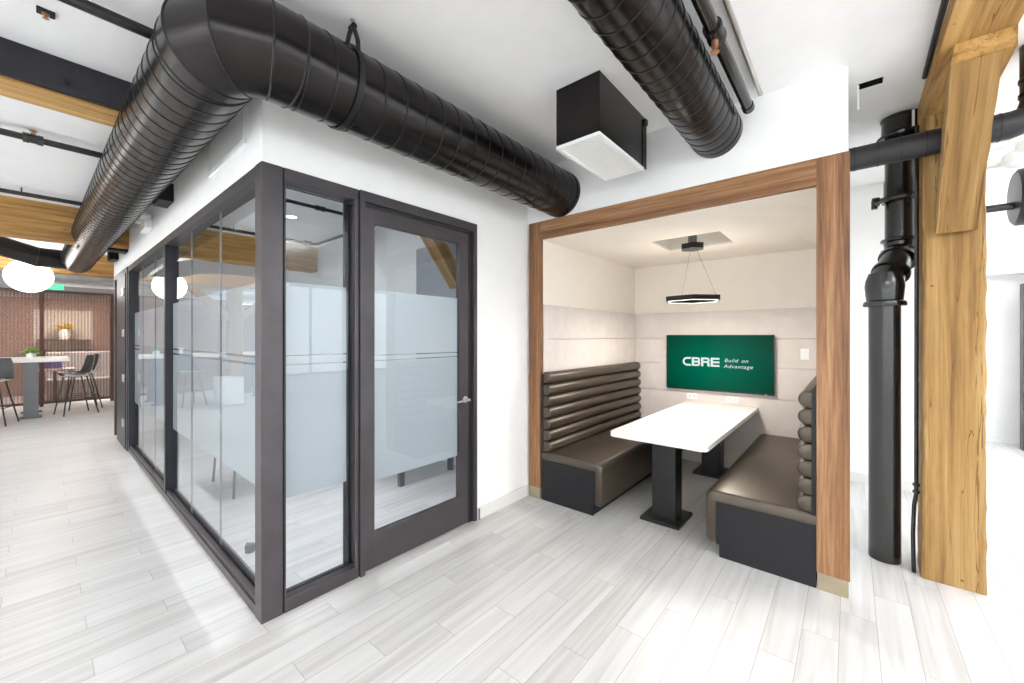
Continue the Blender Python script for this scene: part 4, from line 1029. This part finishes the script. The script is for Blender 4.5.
# black strut brackets from the bulkhead under the long duct
for (x0, x1, z0, z1, lab) in ((-4.72, -4.45, 2.66, 2.815, 'black box bracket between the bulkhead and the long duct, nearer one'), (-7.4, -7.175, 2.605, 2.63, 'thin black steel plate under the timber beam where it meets the bulkhead'), (-8.4, -8.15, 2.62, 2.77, 'black box bracket at the far end of the bulkhead')):
    o = bx(x0, x1, 0.30 if z1 < 2.632 else 0.65, 0.749, z0, z1, bev=0.003).build('steel_bracket', 'gasket_black'); origin(o, (x0, 0.749, z0)); tag(o, lab, 'bracket')

# things that only show as reflections in the glass
def pedestal(x, y, label):
    t = thing('storage_pedestal', (x, y, 0), label, 'cabinet', 'white storage pedestals')
    bx(x - 0.25, x + 0.25, y - 0.22, y + 0.22, 0.02, 0.62, bev=0.004).build('body', 'white_paint', t)
    for z in (0.04, 0.24, 0.44): bx(x + 0.25, x + 0.262, y - 0.21, y + 0.21, z, z + 0.17, bev=0.002).build('drawer', 'white_paint', t)
    return t
pedestal(-10.45, -1.1, 'white drawer pedestal mirrored in the long glazing')
pedestal(-9.4, -1.9, 'second white drawer pedestal mirrored in the long glazing')
pt = thing('timber_post', (-10.965, -1.35, 0), 'timber post with two braces, seen mirrored in the long glazing', 'post')
rough_post(-11.1, -10.83, -1.48, -1.22, 0, 2.65, 20).build('shaft', 'timber_z', pt)
for s in (-1, 1):
    MB().loft([[(-11.05, -1.35 + s * 0.13, 1.85), (-10.88, -1.35 + s * 0.13, 1.85), (-10.88, -1.35 + s * 0.13, 2.05), (-11.05, -1.35 + s * 0.13, 2.05)],
               [(-11.05, -1.35 + s * 0.85, 2.52), (-10.88, -1.35 + s * 0.85, 2.52), (-10.88, -1.35 + s * 0.80, 2.66), (-11.05, -1.35 + s * 0.80, 2.66)]]).build('brace', 'timber_z', pt)

# ------------------------------------------------------------------ lights
def area(name, loc, sx, sy, power, rot=(0, 0, 0), col=(1, 1, 1)):
    l = D.lights.new(name, 'AREA'); l.shape = 'RECTANGLE'; l.size = sx; l.size_y = sy; l.energy = power; l.color = col
    o = D.objects.new(name, l); COL.objects.link(o); o.location = loc; o.rotation_euler = rot; return o
def fill_luminaire(x, y, label, L=1.5, P=60, along='y'):  # added fill lamps out of view, mostly throwing light up at the ceiling
    t = thing('fill_lamp', (x, y, ZC), label, 'lamp', 'added fill lamps out of view')
    a, b = (0.1, L / 2) if along == 'y' else (L / 2, 0.1)
    z = 2.42
    bx(x - a, x + a, y - b, y + b, z - 0.03, z + 0.03, bev=0.004).build('housing', 'white_paint', t)
    for q in (-0.8, 0.8): MB().tube([(x, y + q * b, z + 0.03), (x, y + q * b, ZC)], 0.004, 6).build('suspension_wire', 'grey_metal', t)
    area('fill_downlight', (x, y, z - 0.035), 2 * a, 2 * b, P * 0.12)
    area('fill_uplight', (x, y, z + 0.035), 2 * a, 2 * b, P * 1.45, rot=(PI, 0, 0))
cnt = 0
for x, y, lab in ((1.9, -1.2, 'added fill lamp above and behind the camera, right row'), (2.6, 2.0, 'added fill lamp right of the timber beam, out at the right side'), (-2.0, -4.0, 'added fill lamp behind the camera, middle row'),
                  (-5.2, -3.4, 'added fill lamp left of the camera between the timber beams'), (-8.9, -2.2, 'added fill lamp in front of the high table'), (-8.6, -5.0, 'added fill lamp near the street windows'),
                  (-12.6, -2.6, 'added fill lamp above the high table'), (2.6, 6.4, 'added fill lamp in the corridor behind the timber post'), (-3.5, -5.4, 'added fill lamp at the street side, middle'), (0.7, -1.9, 'added fill lamp just behind the camera')):
    fill_luminaire(x, y, lab, P=30 if y == -1.9 else 46)
# lamps inside the office: recessed downlights near the glass
def spot(loc, power, size=2.4, r=0.06, col=(1, 0.99, 0.97)):
    l = D.lights.new('downlight', 'SPOT'); l.energy = power; l.spot_size = size; l.spot_blend = 0.4; l.shadow_soft_size = r; l.color = col
    o = D.objects.new('downlight', l); COL.objects.link(o); o.location = loc
area('office_light', (-3.30, 1.75, ZC - 0.03), 0.08, 0.08, 3)
area('office_light', (-5.51, 2.10, ZC - 0.03), 0.08, 0.08, 3)
area('office_light', (-7.7, 1.9, ZC - 0.03), 0.08, 0.08, 3)
# wall-washer spots in the office ceiling, about a metre behind each glass front
def washer(x, y, tx, ty, W=48):
    sp = D.lights.new('washer_light', 'SPOT'); sp.energy = W; sp.spot_size = math.radians(75); sp.spot_blend = 0.6; sp.shadow_soft_size = 0.03
    so = D.objects.new('washer_light', sp); COL.objects.link(so); so.location = (x, y, ZC - 0.02)
    so.rotation_euler = (Vector((tx, ty, 0)) - Vector((x, y, ZC))).to_track_quat('-Z', 'Y').to_euler()
for x in (-2.95, -4.1, -5.3, -6.5): washer(x, 1.80, x, 0.65)
for y in (1.15, 1.9): washer(-3.40, y, -2.25, y)
# pendant over the booth table
l = D.lights.new('pendant_light', 'AREA'); l.shape = 'RING' if False else 'DISK'; l.size = 0.40; l.energy = 15; l.color = (1, 0.93, 0.84)
o = D.objects.new('pendant_light', l); COL.objects.link(o); o.location = (PX, PY, 1.83)
l = D.lights.new('pendant_uplight', 'AREA'); l.shape = 'DISK'; l.size = 0.40; l.energy = 1.6; l.color = (1, 0.93, 0.84)
o = D.objects.new('pendant_uplight', l); COL.objects.link(o); o.location = (PX, PY, 1.89); o.rotation_euler = (PI, 0, 0)
area('lounge_fill_light', (-14.4, 0.5, 2.60), 1.0, 1.0, 90, col=(1, 0.95, 0.88))  # added back-light behind the ribbed screen, no fixture

# sky
w = D.worlds.new('World'); S.world = w; w.use_nodes = True
bgn = w.node_tree.nodes['Background']; bgn.inputs[0].default_value = (0.93, 0.97, 1.0, 1); bgn.inputs[1].default_value = 2.4

# ------------------------------------------------------------------ camera
cam = D.cameras.new('camera'); co = D.objects.new('camera', cam); COL.objects.link(co); S.camera = co
cam.sensor_width = 36; cam.lens = 400 / 1024 * 36; cam.shift_y = -4.8 / 1024; cam.clip_start = 0.01
co.location = (0, 0, 1.5); co.rotation_euler = (PI / 2, 0, math.atan(338.5 / 400))
S.view_settings.view_transform = 'Standard'; S.view_settings.look = 'None'; S.view_settings.gamma = 1.0
S.view_settings.use_curve_mapping = False; S.view_settings.exposure = 0.82
